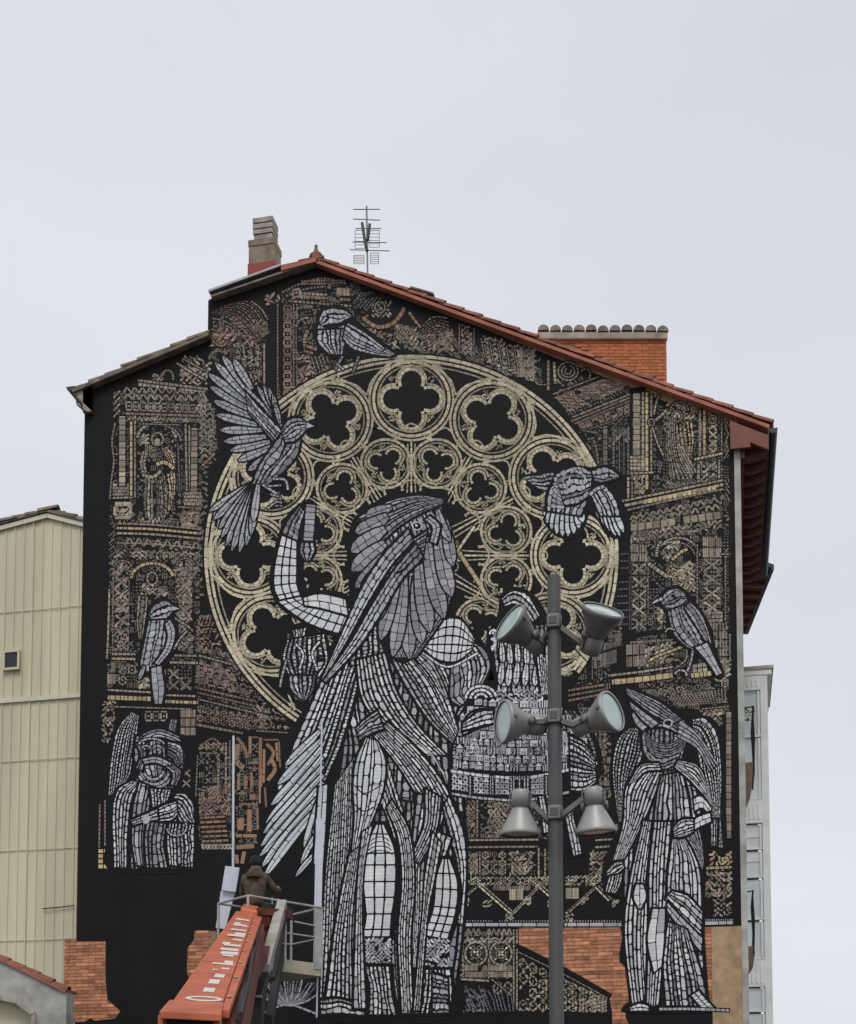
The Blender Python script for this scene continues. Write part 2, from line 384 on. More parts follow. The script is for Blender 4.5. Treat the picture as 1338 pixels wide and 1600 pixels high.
# ---- right eave: fascia, soffit with rafter tails, gutter
xe = r1[0]; ze = wz(1203,672,YF)[1]
fz0 = wz(1150,690,-.1)[1]
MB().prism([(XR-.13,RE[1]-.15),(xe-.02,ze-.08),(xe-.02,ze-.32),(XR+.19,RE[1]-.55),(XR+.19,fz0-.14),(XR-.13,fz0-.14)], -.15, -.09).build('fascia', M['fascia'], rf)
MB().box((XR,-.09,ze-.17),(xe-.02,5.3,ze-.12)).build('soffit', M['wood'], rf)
for k in range(13):
    y = .12 + k*.395
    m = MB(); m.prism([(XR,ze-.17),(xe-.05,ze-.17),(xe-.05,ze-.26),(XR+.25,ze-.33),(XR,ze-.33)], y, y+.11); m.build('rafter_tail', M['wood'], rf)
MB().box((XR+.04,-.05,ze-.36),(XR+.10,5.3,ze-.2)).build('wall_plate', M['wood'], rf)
gp = [(xe+.055+.07*math.cos(math.pi+math.pi*k/8), ze+.02+.085*math.sin(math.pi+math.pi*k/8)) for k in range(9)] + [(xe+.11,ze+.02),(xe,ze+.02)]
MB().prism(gp, YF-.02, 5.4).build('gutter', M['gutter'], rf)
# ---- chimney on the left slope
ch = W(414,430,1.2); k = (1.2+23)/FPX
def cpx(x0, x1, y0, y1, Y): return W(x0,y0,Y), W(x1,y1,Y)
a, b = cpx(389,428,378,450,1.2)
chim = MB().box((a.x,1.2,b.z-.5),(b.x,1.2+.42,a.z)).build('chimney', M['mossy'], bld)
a2, b2 = cpx(388.4,428.6,413,432,1.2)
MB().box((a2.x-.012,1.188,b2.z),(b2.x+.012,1.2+.432,a2.z)).build('red_band', M['redband'], chim)
a3, b3 = cpx(389.2,427.8,375.5,379,1.19)
MB().box((a3.x-.015,1.185,b3.z),(b3.x+.015,1.635,a3.z)).build('chimney_shoulder', M['mossy'], chim)
for (y0, y1, ex) in ((368,374,0),(360,362.4,.015),(351.5,354,.02),(342,345,.02)):
    p, q = cpx(397,425,y0,y1,1.25)
    MB().box((p.x-ex,1.25-ex,q.z),(q.x+ex,1.55+ex,p.z)).build('cowl_slab', M['concrete'], chim)
for (x0, x1) in ((399,402.5),(420,423.5)):
    for yy in (1.28, 1.46):
        p, q = cpx(x0,x1,344,372,1.28)
        MB().box((p.x,yy,q.z),(q.x,yy+.07,p.z)).build('cowl_post', M['oldtile'], chim)
p, q = cpx(399.5,423,344,372,1.3); MB().box((p.x,1.3,q.z),(q.x,1.5,p.z)).build('cowl_gap_shade', M['gutter'], chim)  # near-black core: shade between the cowl slabs put into its colour
# ---- brick lift housing behind the right slope
YD = 2.4
dn = W(1042,531,YD); kd = 1/FPX*((dn-CAM).dot(FW))
FH = Vector((-math.sin(YAW), math.cos(YAW), 0))
def dp(x, y, back=0.0):            # photo point on the housing's face, which stands square to the view
    q = W(x, y, YD); d = q-CAM; t = (dn-CAM).dot(FH)/d.dot(FH); return CAM+d*t+FH*back
def dbox(x0, x1, y0, y1, b0, b1):
    p00, p10 = dp(x0,y1,b0), dp(x1,y1,b0); zt, zl = dp((x0+x1)/2,y0).z, dp((x0+x1)/2,y1).z
    c = [Vector((p00.x,p00.y,0)), Vector((p10.x,p10.y,0))]; c += [c[1]+FH*(b1-b0), c[0]+FH*(b1-b0)]
    return MB().hexa([q+Vector((0,0,zl)) for q in c]+[q+Vector((0,0,zt)) for q in c])
dbox(846,1041.5,531,660,.02,1.3).build('dormer_wall', M['mortar'], bld)
z0, z1 = dp(1041,600).z, dp(1041,531.5).z; pL, pR = dp(846,560), dp(1042,560); Ln = (pR-pL).length
k = 0; zz = z1-COURSE/2
while zz > z0:
    u = -(.125 if k % 2 else 0)
    while u < Ln:
        lo, hi = max(u+.005, 0), min(u+.245, Ln); u += .25
        c = pL.lerp(pR, (lo+hi)/2/Ln); c.z = zz
        if hi-lo < .05: continue
        if zz < dp(846+(lo+hi)/2/Ln*196, 522+(lo+hi)/2/Ln*78).z: continue
        key = ('d', round(hi-lo, 2))
        if key not in BM: BM[key] = brick_mesh(round(hi-lo, 2), M['brick_dormer'])
        o = link('brick', BM[key], bld, c+FH*(.027+random.uniform(-.0015,.0015))); o.rotation_euler = (0,0,YAW)
    zz -= COURSE; k += 1
nb2 = k
dbox(839,1043,521,532,-.06,1.4).build('cornice', M['concrete'], bld, .015)
for k in range(11):
    c = dp(849+k*18.6, 517, -.08)
    o = link('roof_tile', TMR, bld, (c.x,c.y,c.z-.04+random.uniform(-.01,.01))); o.rotation_euler = (random.uniform(-.06,.06),-.06,R(90)+YAW)
# ---- television antenna
ab = W(575,430,.6); at_ = W(573,322,.6)
ant = empty('tv_antenna', (ab.x,.6,ab.z), 'thin metal television aerial with crossbars standing behind the roof ridge', 'antenna')
MB().tube([(ab.x,.6,ab.z-.3),(at_.x,.6,at_.z)],.018,6).build('mast', M['metalwire'], ant)
for (y, x0, x1, dy) in ((327,552,594,0),(342,552,594,2),(357,556,596,0),(378,551,604,1),(390,547,609,2)):
    p = W(x0,y,.6); q = W(x1,y+dy,.6)
    MB().tube([p,q],.009,5).build('crossbar', M['metalwire'], ant)
for (x0, x1, y0, y1) in ((555,570,360,388),(577,593,360,386),(553,569,399,412),(579,592,395,412)):
    gm = MB()
    for t in range(6):
        y = y0+(y1-y0)*t/5; gm.tube([W(x0,y,.62),W(x1,y,.62)],.005,4)
    for x in (x0, x1): gm.tube([W(x,y0,.62),W(x,y1,.62)],.006,4)
    gm.build('reflector_grid', M['metalwire'], ant)
for (x0,y0,x1,y1) in ((566,348,571,380),(578,350,575,375),(571,380,574,392)):
    MB().tube([W(x0,y0,.58),W(x1,y1,.58)],.028,6).build('dipole', M['gutter'], ant)
# ---- balconies on the street side
for i, (yt, ym, yb) in enumerate(((1104,1190,1243),(1392,1478,1512))):
    Y0 = 2.2
    bal = 'iron balcony with a brown planter high on the street side' if i == 0 else 'lower iron balcony with a brown planter on the street side'
    p = W(1177,yt,Y0); q = W(1177,ym+10,Y0); xo = p.x
    rl_ = MB()
    for yy in (0,.45,.9,1.35): rl_.tube([(xo+.01*math.sin(yy*3),Y0+yy,q.z),(xo+.015,Y0+yy,q.z+(p.z-q.z)*.5),(xo-.01,Y0+yy,p.z)],.012,6)
    rl_.bar((xo,Y0-.02,p.z),(xo,Y0+1.4,p.z),.03,.02); rl_.bar((xo,Y0-.02,q.z),(xo,Y0+1.4,q.z),.03,.02)
    rl_.bar((XR,Y0,p.z-.03),(xo,Y0,p.z),.02,.02)
    rp_ = rl_.build('balcony_railing', M['iron'], bld)
    zb_ = W(1170,yb,Y0).z; zt_ = W(1170,ym,Y0).z
    pm = MB()
    prof = [(XR,zb_),(XR+.06,zb_),(XR+.17,zb_+(zt_-zb_)*.45),(xo-.0,zt_-.04),(xo-.0,zt_),(XR,zt_)]
    pm.prism(prof, Y0+.05, Y0+1.2); pm.build('balcony_base', M['pot'], bld)
pt = MB()
for k in range(60):
    c = W(random.uniform(1163,1180),random.uniform(1106,1126),2.3); s = .03
    dv = Vector((random.uniform(-1,1),random.uniform(-1,1),random.uniform(-1,1))).normalized()*s; e = dv.orthogonal().normalized()*s*.5
    pt.add([c-dv,c+e,c+dv,c-e],[(0,1,2,3)])
tag(pt.build('trailing_plant', M['leafy']), 'small withered brown plant hanging at the top of the upper side balcony', 'plant')
# ================================================================== neighbour further down the street
nbx = empty('neighbouring_house', (-.6, 9.5, 0), 'pale house with a glazed gallery and dark deep eave behind the mural wall', 'building')
YN = 9.0
gx0 = W(1140,1043,YN).x; gx1 = W(1199,1043,YN).x; gtop = W(1180,1048,YN).z
MB().box((gx0-2.6,YN+.2,0),(gx0+.2,YN+7,gtop+.6)).build('wall', M['stucco'], nbx)
def gz(y): return W(1180,y,YN).z
gal = nbx
MB().box((gx0,YN-.02,gz(1056)),(gx1+.10,YN+2.6,gz(1043))).build('cornice', M['white'], gal, .02)
MB().box((gx0,YN-.05,gz(1046.5)),(gx1+.14,YN+2.65,gz(1042))).build('cornice_cap', M['concrete'], gal)
MB().box((gx0,YN+.3,0),(gx1-.25,YN+2.5,gz(1056))).build('gallery_core', M['white'], gal)
wp = W(1192,1300,YN).x
MB().box((wp,YN,0),(gx1,YN+.14,gz(1056))).build('gallery_post', M['white'], gal)
MB().box((gx0,YN,0),(gx0+.3,YN+.14,gz(1056))).build('gallery_post', M['white'], gal)
MB().box((gx1-.12,YN+.14,0),(gx1,YN+2.5,gz(1056))).build('gallery_side', M['white'], gal)
for (y0, y1) in ((1056,1078),(1250,1286),(1500,1542)):
    o = MB().box((gx0+.3,YN-.004,gz(y1)),(wp,YN+.12,gz(y0))).build('spandrel_panel', M['white'], gal)
    for j in range(3):
        xa = gx0+.38+j*(wp-gx0-.38)/3
        MB().box((xa,YN-.02,gz(y1-5)),(xa+(wp-gx0-.38)/3-.06,YN-.005,gz(y0+6))).build('raised_moulding', M['white'], o, .01)
for (y0, y1) in ((1078,1150),(1152,1248),(1288,1326),(1330,1370),(1374,1436),(1440,1498),(1544,1580),(1584,1660)):
    wd = MB().box((gx0+.3,YN+.06,gz(y1)),(wp,YN+.08,gz(y0))).build('window_pane', M['glass'], gal)
    fm = MB().box((gx0+.3,YN+.01,gz(y1+1.2)),(wp,YN+.1,gz(y1-1.2)))
    xm = (gx0+.3+wp)/2+.12; fm.box((xm,YN+.012,gz(y1-1.5)),(xm+.05,YN+.098,gz(y0+1.5)))
    fm.build('window_frame', M['white'], wd)
for (y0,y1) in ((1300,1308),(1338,1346)):
    MB().box((gx0+.32,YN+.045,gz(y1)),(wp-.02,YN+.055,gz(y0))).build('blind', M['white'], gal)
# the far eave that juts out beyond the near one
fe0 = W(1206,888,6.2); fe1 = W(1166,992,9.6); fe1.z = fe0.z
wl = [(XR-.05,6.0),(XR-.25,9.8)]
m = MB(); zt = fe0.z
m.add([(fe0.x,6.2,zt),(fe1.x,9.6,zt),(wl[1][0],9.8,zt),(wl[0][0],5.75,zt),(fe0.x,6.2,zt+.06),(fe1.x,9.6,zt+.06),(wl[1][0],9.8,zt+.5),(wl[0][0],5.75,zt+.5)],
      [(0,1,2,3),(4,7,6,5),(0,4,5,1),(1,5,6,2),(2,6,7,3),(3,7,4,0)])
ev = m.build('eave', M['wood'], nbx)
MB().bar((fe0.x,6.2,zt+.03),(fe1.x,9.6,zt+.03),.10,.12).build('gutter', M['gutter'], ev)
MB().bar((fe0.x,6.19,zt+.03),(wl[0][0],5.74,zt+.25),.05,.09).build('gutter', M['gutter'], ev)
for k in range(7):
    t = (k+.5)/7; p = Vector((fe0.x+(fe1.x-fe0.x)*t-.03, 6.2+3.4*t, zt-.05)); q = Vector((wl[0][0]+(wl[1][0]-wl[0][0])*t, 5.75+4.05*t, zt-.05))
    MB().bar(p,q,.09,.09).build('rafter_tail', M['fascia'], ev)
MB().box((XR-2.5,5.9,0),(XR-.06,9.8,zt+.3)).build('wall', M['stucco'], nbx)
# ================================================================== cream sheet-clad house on the left
YC = 3.0
cl = empty('clad_house', (W(60,1500,YC).x, YC, 0), 'cream house clad in ribbed metal sheet left of the mural wall', 'building')
rx = W(135,900,YC).x + .6; lx = W(-60,900,YC).x
pk = wz(76,806,YC); er = wz(140,822,YC); el = wz(-60,842,YC)
zt2 = W(60,1094,YC).z
def top_at(x):
    return pk[1] + (x-pk[0])*((er[1]-pk[1])/(er[0]-pk[0]) if x > pk[0] else (el[1]-pk[1])/(el[0]-pk[0]))
rib = W(100,1000,YC).x - W(85.5,1000,YC).x
nr = int((rx-lx)/rib)
x0 = lx
for band in (0, 1):
    for j in range(0, nr, 4):                # sheets four ribs wide
        m = MB(); 
        prof = []
        for q in range(4):
            xa = x0+(j+q)*rib
            prof += [(xa, 0), (xa+rib*.80, 0), (xa+rib*.85, -.022), (xa+rib*.95, -.022)]
        prof.append((x0+(j+4)*rib, 0))
        yb = YC - .006*((j//4)%2) - (.02 if band == 1 else 0)
        for i in range(len(prof)-1):
            (xa, ya), (xb, yb2) = prof[i], prof[i+1]
            if band == 0: za, zb2, lo = top_at(xa), top_at(xb), zt2-.05
            else: za = zb2 = zt2; lo = 0
            m.add([(xa,yb+ya,lo),(xb,yb+yb2,lo),(xb,yb+yb2,zb2),(xa,yb+ya,za)], [(0,1,2,3)])
        o = link('cladding_sheet', m.mesh('cladding_sheet', M['clad'], fix=False), cl)
MB().prism([(lx,0),(rx,0),(rx,top_at(rx)-.02),(pk[0],pk[1]-.02),(lx,top_at(lx)-.02)], YC+.05, YC+8).build('wall', M['stucco'], cl)
MB().box((lx,YC-.075,zt2-.03),(rx,YC-.025,zt2+.055)).build('flashing', M['cladtrim'], cl)
for (pp, qq) in ((el,pk),(pk,er)):
    MB().bar((pp[0],YC-.05,pp[1]-.02),(qq[0],YC-.05,qq[1]-.02),.04,.09).build('verge_trim', M['cladtrim'], cl)
rfc = slab((el[0],el[1]+.09),(pk[0],pk[1]+.1),.05,YC-.1,YC+8,M['oldtile'],'roof',cl)
slab((pk[0],pk[1]+.1),(er[0],er[1]+.09),.05,YC-.1,YC+8,M['oldtile'],'roof',cl)
tile_run((el[0],el[1]+.08),(pk[0],pk[1]+.09),.3,TMO,rfc,YC-.02,jit=.02)
tile_run((er[0],er[1]+.08),(pk[0],pk[1]+.09),.3,TMO,rfc,YC-.02,jit=.02)
for y in (953,1188,1328,1469):                # lapped sheet ends and fixing lines
    z = W(60,y,YC).z; yy = YC-.031-(.02 if y > 1094 else 0)
    MB().box((lx,yy,z-.006),(rx,yy+.012,z+.006)).build('sheet_lap', M['clad'], cl)
a, b = cpx(9,28,1021,1043,YC-.06)
wn = MB().box((a.x,YC-.07,b.z),(b.x,YC-.05,a.z)).build('window', M['darkglass'], cl)
fm = MB(); t = .045
fm.box((a.x-t,YC-.10,a.z),(b.x+t,YC-.03,a.z+t)); fm.box((a.x-t,YC-.10,b.z-t),(b.x+t,YC-.03,b.z)); fm.box((a.x-t,YC-.10,b.z),(a.x,YC-.03,a.z)); fm.box((b.x,YC-.10,b.z),(b.x+t,YC-.03,a.z))
fm.build('frame', M['clad'], wn)
MB().tube([W(66,1420,YC-.08),W(90,1418,YC-.08),W(116,1415,YC-.08)],.012,5).build('cable', M['gutter'], cl)
# ================================================================== low rendered outbuilding, bottom left
YG = -1.6
gr = empty('rendered_outbuilding', (W(30,1590,YG).x, YG, 0), 'low grey rendered outbuilding with red tile coping at the lower left', 'building')
gA = wz(-60,1470,YG); gB = wz(104,1551,YG)
oa = wz(-60,1545,YG); ob = wz(28,1566,YG); oc = wz(54,1585,YG); od = wz(54,1640,YG)
def low(p): return (p[0], 0)
gx2 = gB[0]
MB().prism([(gA[0],0),low(od)] and [gA, gB, (gx2,0), (od[0],0), od, oc, ob, oa], YG, YG+.28).build('wall', M['stucco'], gr)
MB().box((gA[0],YG+.20,0),(od[0]-.001,YG+.24,oa[1]+.0)).build('back_panel', M['clad'], gr)
mm = MB(); ring = [oa,ob,oc,od]
for i in range(3):
    mm.bar((ring[i][0],YG-.02,ring[i][1]),(ring[i+1][0],YG-.02,ring[i+1][1]),.06,.07)
mm.build('opening_trim', M['concrete'], gr)
cpb = slab((gA[0],gA[1]+.05),(gB[0]+.02,gB[1]+.05),.06,YG-.05,YG+.36,M['verge'],'coping',gr)
tile_run((gB[0]+.02,gB[1]+.02),(gA[0],gA[1]+.02),.3,TM,cpb,YG+.02,jit=.015)
MB().box((gA[0],YG+.3,0),(gx2-.2,YG+1.4,gB[1]-.5)).build('shed_body', M['stucco'], gr)
print('BRICKS', nb, nb2)
# ================================================================== the mural (flat paint on the wall)
rg = random.Random(11)
WHT = (.84,.86,.88); GRY = (.47,.485,.515); DGR = (.21,.215,.23); GOLD = (.80,.705,.50); BRN = (.33,.275,.21); PNK = (.30,.21,.16); DRK = (.20,.178,.15)
KHA = (.43,.375,.28); BLU = (.11,.115,.14); CLY = (.38,.225,.14); AMB = (.60,.46,.27); FEA = (.72,.755,.80); SLV = (.54,.55,.57)
BLK = (.0075,.0075,.009)
def vr(c, a, b):
    f = rg.uniform(a, b); return tuple(x*f for x in c)
def vlerp(a, b, t): return (a[0]+(b[0]-a[0])*t, a[1]+(b[1]-a[1])*t)
def smooth(pts, n):
    """Catmull-Rom through pts, n+1 points evenly spread along the length"""
    if len(pts) == 2: return [vlerp(pts[0], pts[1], i/n) for i in range(n+1)]
    q = [(2*pts[0][0]-pts[1][0], 2*pts[0][1]-pts[1][1])] + list(pts) + [(2*pts[-1][0]-pts[-2][0], 2*pts[-1][1]-pts[-2][1])]
    d = []
    for i in range(1, len(q)-2):
        p0,p1,p2,p3 = q[i-1:i+3]
        for k in range(10):
            t = k/10; t2 = t*t; t3 = t2*t
            d.append(tuple(.5*((2*p1[c])+(-p0[c]+p2[c])*t+(2*p0[c]-5*p1[c]+4*p2[c]-p3[c])*t2+(-p0[c]+3*p1[c]-3*p2[c]+p3[c])*t3) for c in (0,1)))
    d.append(pts[-1]); return resample(d, n)
def plen(p): return sum(math.dist(p[i], p[i+1]) for i in range(len(p)-1))
def resample(p, n):
    L = plen(p); out = [p[0]]; acc = 0; i = 0
    for k in range(1, n):
        t = L*k/n
        while i < len(p)-2 and acc+math.dist(p[i], p[i+1]) < t: acc += math.dist(p[i], p[i+1]); i += 1
        s = math.dist(p[i], p[i+1]) or 1e-6; out.append(vlerp(p[i], p[i+1], min(1, max(0, (t-acc)/s))))
    return out+[p[-1]]
class Paint:
    def __init__(s, base, cyc=100000): s.base = base; s.cyc = cyc; s.n = 0; s.k = 0; s.polys = []; s.sg = 1.3
    def up(s, k=2): return s
    def step(s): s.n += 1
    def poly(s, pts, col, dl=None):
        s.k += 1
        s.polys.append((pts, col, s.base + (s.n % s.cyc)*.000032 + (s.k % 3)*.000009 + (.0002 if dl == 3 else .000024 if dl == 2 else 0)))
    def strip(s, a, b, col, dl=None):
        s.poly(list(a)+list(b)[::-1], col, dl)
    def sil(s, pts, n=60, col=BLK): s.step(); s.poly(smooth(list(pts)+[pts[0]], n)[:-1], col, 0)
    def ribbon(s, A, B, nv, seg, col, gap=1.3, cg=1.3, jit=.3, tone=None, under=3.5, align=False, skip=0, var=.22, cols=None, dl=None, round_=True, fat=True):
        if align: gap *= 1.55; cg *= 1.5; seg *= .8; var = max(var, .16)
        if nv >= 4 and not align and fat: nv = int(nv*1.25+.5); gap *= 1.25; cg *= 1.3
        s.step(); la = max(plen(A), plen(B)); n = max(6, int(la/5)); a = smooth(A, n); b = smooth(B, n)
        if under:
            ua = []; ub = []
            for i in range(n+1):
                dx, dy = b[i][0]-a[i][0], b[i][1]-a[i][1]; w = math.hypot(dx, dy) or 1e-6
                ua.append((a[i][0]-dx/w*under, a[i][1]-dy/w*under)); ub.append((b[i][0]+dx/w*under, b[i][1]+dy/w*under))
            for i in (0, n):
                j = 1 if i == 0 else n-1
                for arr in (ua, ub):
                    ex, ey = arr[i][0]-arr[j][0], arr[i][1]-arr[j][1]; w = math.hypot(ex, ey) or 1e-6
                    arr[i] = (arr[i][0]+ex/w*under*.8, arr[i][1]+ey/w*under*.8)
            for i in range(n): s.poly([ua[i],ub[i],ub[i+1],ua[i+1]], BLK)
        cuts0 = None; s.step()
        fold = nv >= 3 and not align
        vb = [0]+[(j+(rg.uniform(-.3,.3) if fold else 0))/nv for j in range(1, nv)]+[1]
        wob = [0]*(nv+1)
        if fold and fat: wob = [(rg.uniform(.0,.28)/nv, rg.uniform(.6,2.2), rg.uniform(0,6.3)) for _ in range(nv+1)]
        def vbj(j, u):
            if not (fold and fat) or j in (0, nv): return vb[j]
            a_, f_, h_ = wob[j]; return vb[j]+a_*math.sin(f_*u*6.28+h_)
        for j in range(nv):
            ct = rg.choice((.55,.8,1,1.1,1.2)) if fold and fat else 1; cgj = cg*rg.uniform(.7,1.9) if fold else cg
            seg_ = seg*(rg.uniform(.7,1.5) if fold and fat else 1)
            t = rg.random()*seg_*(0 if align else .8); cuts = [0]
            if not align or cuts0 is None:
                pos = t if t > 3 else seg_*rg.uniform(.6,1.2)
                while pos < la-2.5:
                    cuts.append(pos/la); pos += seg_*rg.uniform(1-jit, 1+jit)
                cuts.append(1); cuts0 = cuts
            else: cuts = cuts0
            for c0, c1 in zip(cuts, cuts[1:]):
                if skip and rg.random() < skip: continue
                g = gap/la/2; u0, u1 = c0+g, c1-g
                if u1-u0 < .8/la: continue
                k = max(1, int((u1-u0)*n+.5)); left = []; right = []
                for q in range(k+1):
                    u = (u0+(u1-u0)*q/k)*n; i = min(n-1, int(u)); f = u-i
                    pa = vlerp(a[i], a[i+1], f); pb = vlerp(b[i], b[i+1], f); wd = math.dist(pa, pb) or 1e-6
                    w0, w1 = vbj(j, u/n), vbj(j+1, u/n); m = min(.24*max(.001, w1-w0), cgj/wd/2); v0 = w0+m; v1 = max(w1-m, v0+.0005)
                    if round_ and k >= 1 and (q == 0 or q == k): dv = (v1-v0)*(.2 if fold else .05); v0 += dv*rg.random()*1.5; v1 -= dv*rg.random()*1.5
                    left.append(vlerp(pa, pb, v0)); right.append(vlerp(pa, pb, v1))
                um, vm = (u0+u1)/2, (j+.5)/nv
                c = col if cols is None else rg.choice(cols)
                f = rg.uniform(1-var, 1+var*.6)*ct*(tone(um, vm) if tone else 1)
                s.strip(left, right, tuple(min(.85, x*f) for x in c), dl)
    def stroke(s, pts, w, seg, col, gap=None, under=1.6, **k):
        if gap is None: gap = s.sg
        n = max(4, int(plen(pts)/4)); p = smooth(pts, n); a = []; b = []
        w0, w1 = w if isinstance(w, tuple) else (w, w)
        for i in range(n+1):
            q0 = p[max(0, i-1)]; q1 = p[min(n, i+1)]; dx, dy = q1[0]-q0[0], q1[1]-q0[1]; l = math.hypot(dx, dy) or 1e-6
            ww = (w0+(w1-w0)*i/n)/2; a.append((p[i][0]-dy/l*ww, p[i][1]+dx/l*ww)); b.append((p[i][0]+dy/l*ww, p[i][1]-dx/l*ww))
        k.setdefault('cg', 0); s.ribbon(a, b, 1, seg, col, gap, under=under, **k)
    def feather(s, base, tip, w, col, seg=16, bend=0, under=2.2, split=True, var=.18):
        dx, dy = tip[0]-base[0], tip[1]-base[1]; l = math.hypot(dx, dy); nx, ny = -dy/l, dx/l
        prof = [(0,.45),(.25,.8),(.6,1),(.85,.8),(1,.12)]
        def side(sg): return [(base[0]+dx*t+nx*(sg*w/2*r+bend*math.sin(t*math.pi)), base[1]+dy*t+ny*(sg*w/2*r+bend*math.sin(t*math.pi))) for t, r in prof]
        s.ribbon(side(-1), side(1), 2 if split and w > 5 else 1, seg, col, 1.2, 1.0, under=under, var=var, jit=.35)
    def arc(s, cx, cy, rx, ry, a0, a1, w, seg, col, **k):
        n = max(5, int(abs(a1-a0)/14)); s.stroke([(cx+rx*math.sin(math.radians(a0+(a1-a0)*i/n)), cy-ry*math.cos(math.radians(a0+(a1-a0)*i/n))) for i in range(n+1)], w, seg, col, **k)
    def line(s, p, q, w, col, dl=None):
        dx, dy = q[0]-p[0], q[1]-p[1]; l = math.hypot(dx, dy) or 1e-6; nx, ny = -dy/l*w/2, dx/l*w/2
        s.poly([(p[0]+nx,p[1]+ny),(q[0]+nx,q[1]+ny),(q[0]-nx,q[1]-ny),(p[0]-nx,p[1]-ny)], col, dl)
    def blob(s, c, rx, ry, col, rot=0, n=9, dl=None, rough=.15):
        cr, sr = math.cos(rot), math.sin(rot); pts = []
        for k in range(n):
            a = 2*math.pi*k/n; r = 1+rg.uniform(-rough, rough); x, y = rx*r*math.cos(a), ry*r*math.sin(a)
            pts.append((c[0]+x*cr-y*sr, c[1]+x*sr+y*cr))
        s.poly(pts, col, dl)
    def orn(s, q, kind, rows, cols, col, w=1.7, var=.35, under=False, skip=.04):
        """fill quad q (4 photo points, tl tr br bl) with rows x cols carved motifs"""
        s.step(); w *= 1.25
        if under: s.poly(list(q), BLK); s.step()
        def mp(u, v): return vlerp(vlerp(q[0], q[1], u), vlerp(q[3], q[2], u), v)
        for r in range(rows):
            for c in range(cols):
                if rg.random() < skip: continue
                f = rg.uniform(1-var, 1+var); cc = tuple(x*f for x in col)
                def g(u, v): return mp((c+u)/cols, (r+v)/rows)
                kd = kind if kind != 'mix' else rg.choice(('mess','x','dots','ring','vert','leaf','box','mess','leaf'))
                def ln(a, b, ww=w): s.line(g(*a), g(*b), ww*rg.uniform(.8,1.25), vr(cc,.75,1.2))
                if kd == 'brick':
                    o = .5 if r % 2 else 0
                    for h in ((0,1) if not o else (-.5,.5)):
                        u0, u1 = max(0, (c+h+.08)/cols), min(1, (c+h+.92)/cols)
                        if h == -.5 and c > 0: continue
                        if h == 1: continue
                        if u1-u0 > .01: s.poly([mp(u0,(r+.14)/rows),mp(u1,(r+.14)/rows),mp(u1,(r+.86)/rows),mp(u0,(r+.86)/rows)], vr(cc,.7,1.2))
                elif kd == 'grid': s.poly([g(.1,.14),g(.9,.14),g(.9,.86),g(.1,.86)], cc)
                elif kd == 'x': ln((.1,.1),(.45,.45)); ln((.9,.1),(.55,.45)); ln((.1,.9),(.45,.55)); ln((.9,.9),(.55,.55)); s.blob(g(.5,.5), w*.55, w*.55, cc, n=6)
                elif kd == 'zig': ln((.02,.92),(.45,.12)); ln((.55,.12),(.98,.92))
                elif kd == 'vert':
                    for u in (.2,.5,.8): ln((u,.08),(u,.92))
                elif kd == 'dots':
                    for u in (.25,.75):
                        for v in (.25,.75): s.blob(g(u,v), w*.75, w*.75, cc, n=6)
                elif kd == 'ring':
                    for k in range(6):
                        a0, a1 = k*math.pi/3+.15, (k+1)*math.pi/3-.15
                        ln((.5+.38*math.cos(a0),.5+.38*math.sin(a0)), (.5+.38*math.cos(a1),.5+.38*math.sin(a1)))
                    s.blob(g(.5,.5), w*.6, w*.6, cc, n=6)
                elif kd == 'box': ln((.12,.12),(.88,.12)); ln((.12,.88),(.88,.88)); ln((.12,.25),(.12,.75)); ln((.88,.25),(.88,.75)); s.blob(g(.5,.5), w*.8, w*.8, cc, n=6)
                elif kd == 'leaf':
                    cw = min(math.dist(g(0,.5), g(1,.5)), math.dist(g(.5,0), g(.5,1)))
                    sc = min(w*1.45, cw*.42); t = rg.uniform(-1.5,1.5)
                    for du, sg in ((.27,1),(.74,-1)):
                        if rg.random() < .08: continue
                        t += rg.uniform(-.7,.7)
                        s.blob(g(du+rg.uniform(-.07,.07), .5+sg*.2+rg.uniform(-.08,.08)), sc*rg.uniform(.9,1.6), sc*rg.uniform(.45,.75), vr(cc,.6,1.35), t, 7)
                elif kd == 'curl':
                    a0 = rg.uniform(0, 6.28); rr = rg.uniform(.28,.44); pr_ = None
                    for k in range(6):
                        a = a0+k*.62; q_ = (.5+rr*math.cos(a), .5+rr*math.sin(a))
                        if pr_: ln(pr_, q_, w*1.2)
                        pr_ = q_
                    s.blob(g(.5,.5), w*.8, w*.6, cc, a0, 6)
                else:
                    for k in range(4):
                        a = rg.uniform(0, math.pi); ce = (rg.uniform(.15,.85), rg.uniform(.15,.85)); h = rg.uniform(.14,.3)
                        ln((ce[0]-h*math.cos(a), ce[1]-h*math.sin(a)), (ce[0]+h*math.cos(a), ce[1]+h*math.sin(a)))
    def build(s, name, label):
        vs = []; fs = []; cs = []
        for pts, col, l in s.polys:
            b = len(vs); y = -.0135-l
            for p in pts: vs.append(tuple(W(p[0], p[1], y)))
            idx = list(range(b, b+len(pts)))
            ar = sum(pts[i][0]*pts[(i+1)%len(pts)][1]-pts[(i+1)%len(pts)][0]*pts[i][1] for i in range(len(pts)))
            if ar > 0: idx.reverse()
            fs.append(idx); cs.append((col, len(pts)))
        me = bpy.data.meshes.new(name); me.from_pydata(vs, [], fs)
        at = me.color_attributes.new('paint', 'FLOAT_COLOR', 'CORNER'); buf = []
        for c, n in cs: buf += [c[0], c[1], c[2], 1.0]*n
        at.data.foreach_set('color', buf); me.materials.append(M['paint']); me.update()
        o = link(name, me, mural); o['label'] = label
        return o
def rect(x0, y0, x1, y1): return [(x0,y0),(x1,y0),(x1,y1),(x0,y1)]
edge = lambda lo=.55: (lambda u, v: lo+(1-lo)*math.sin(math.pi*min(1,max(0,v))))
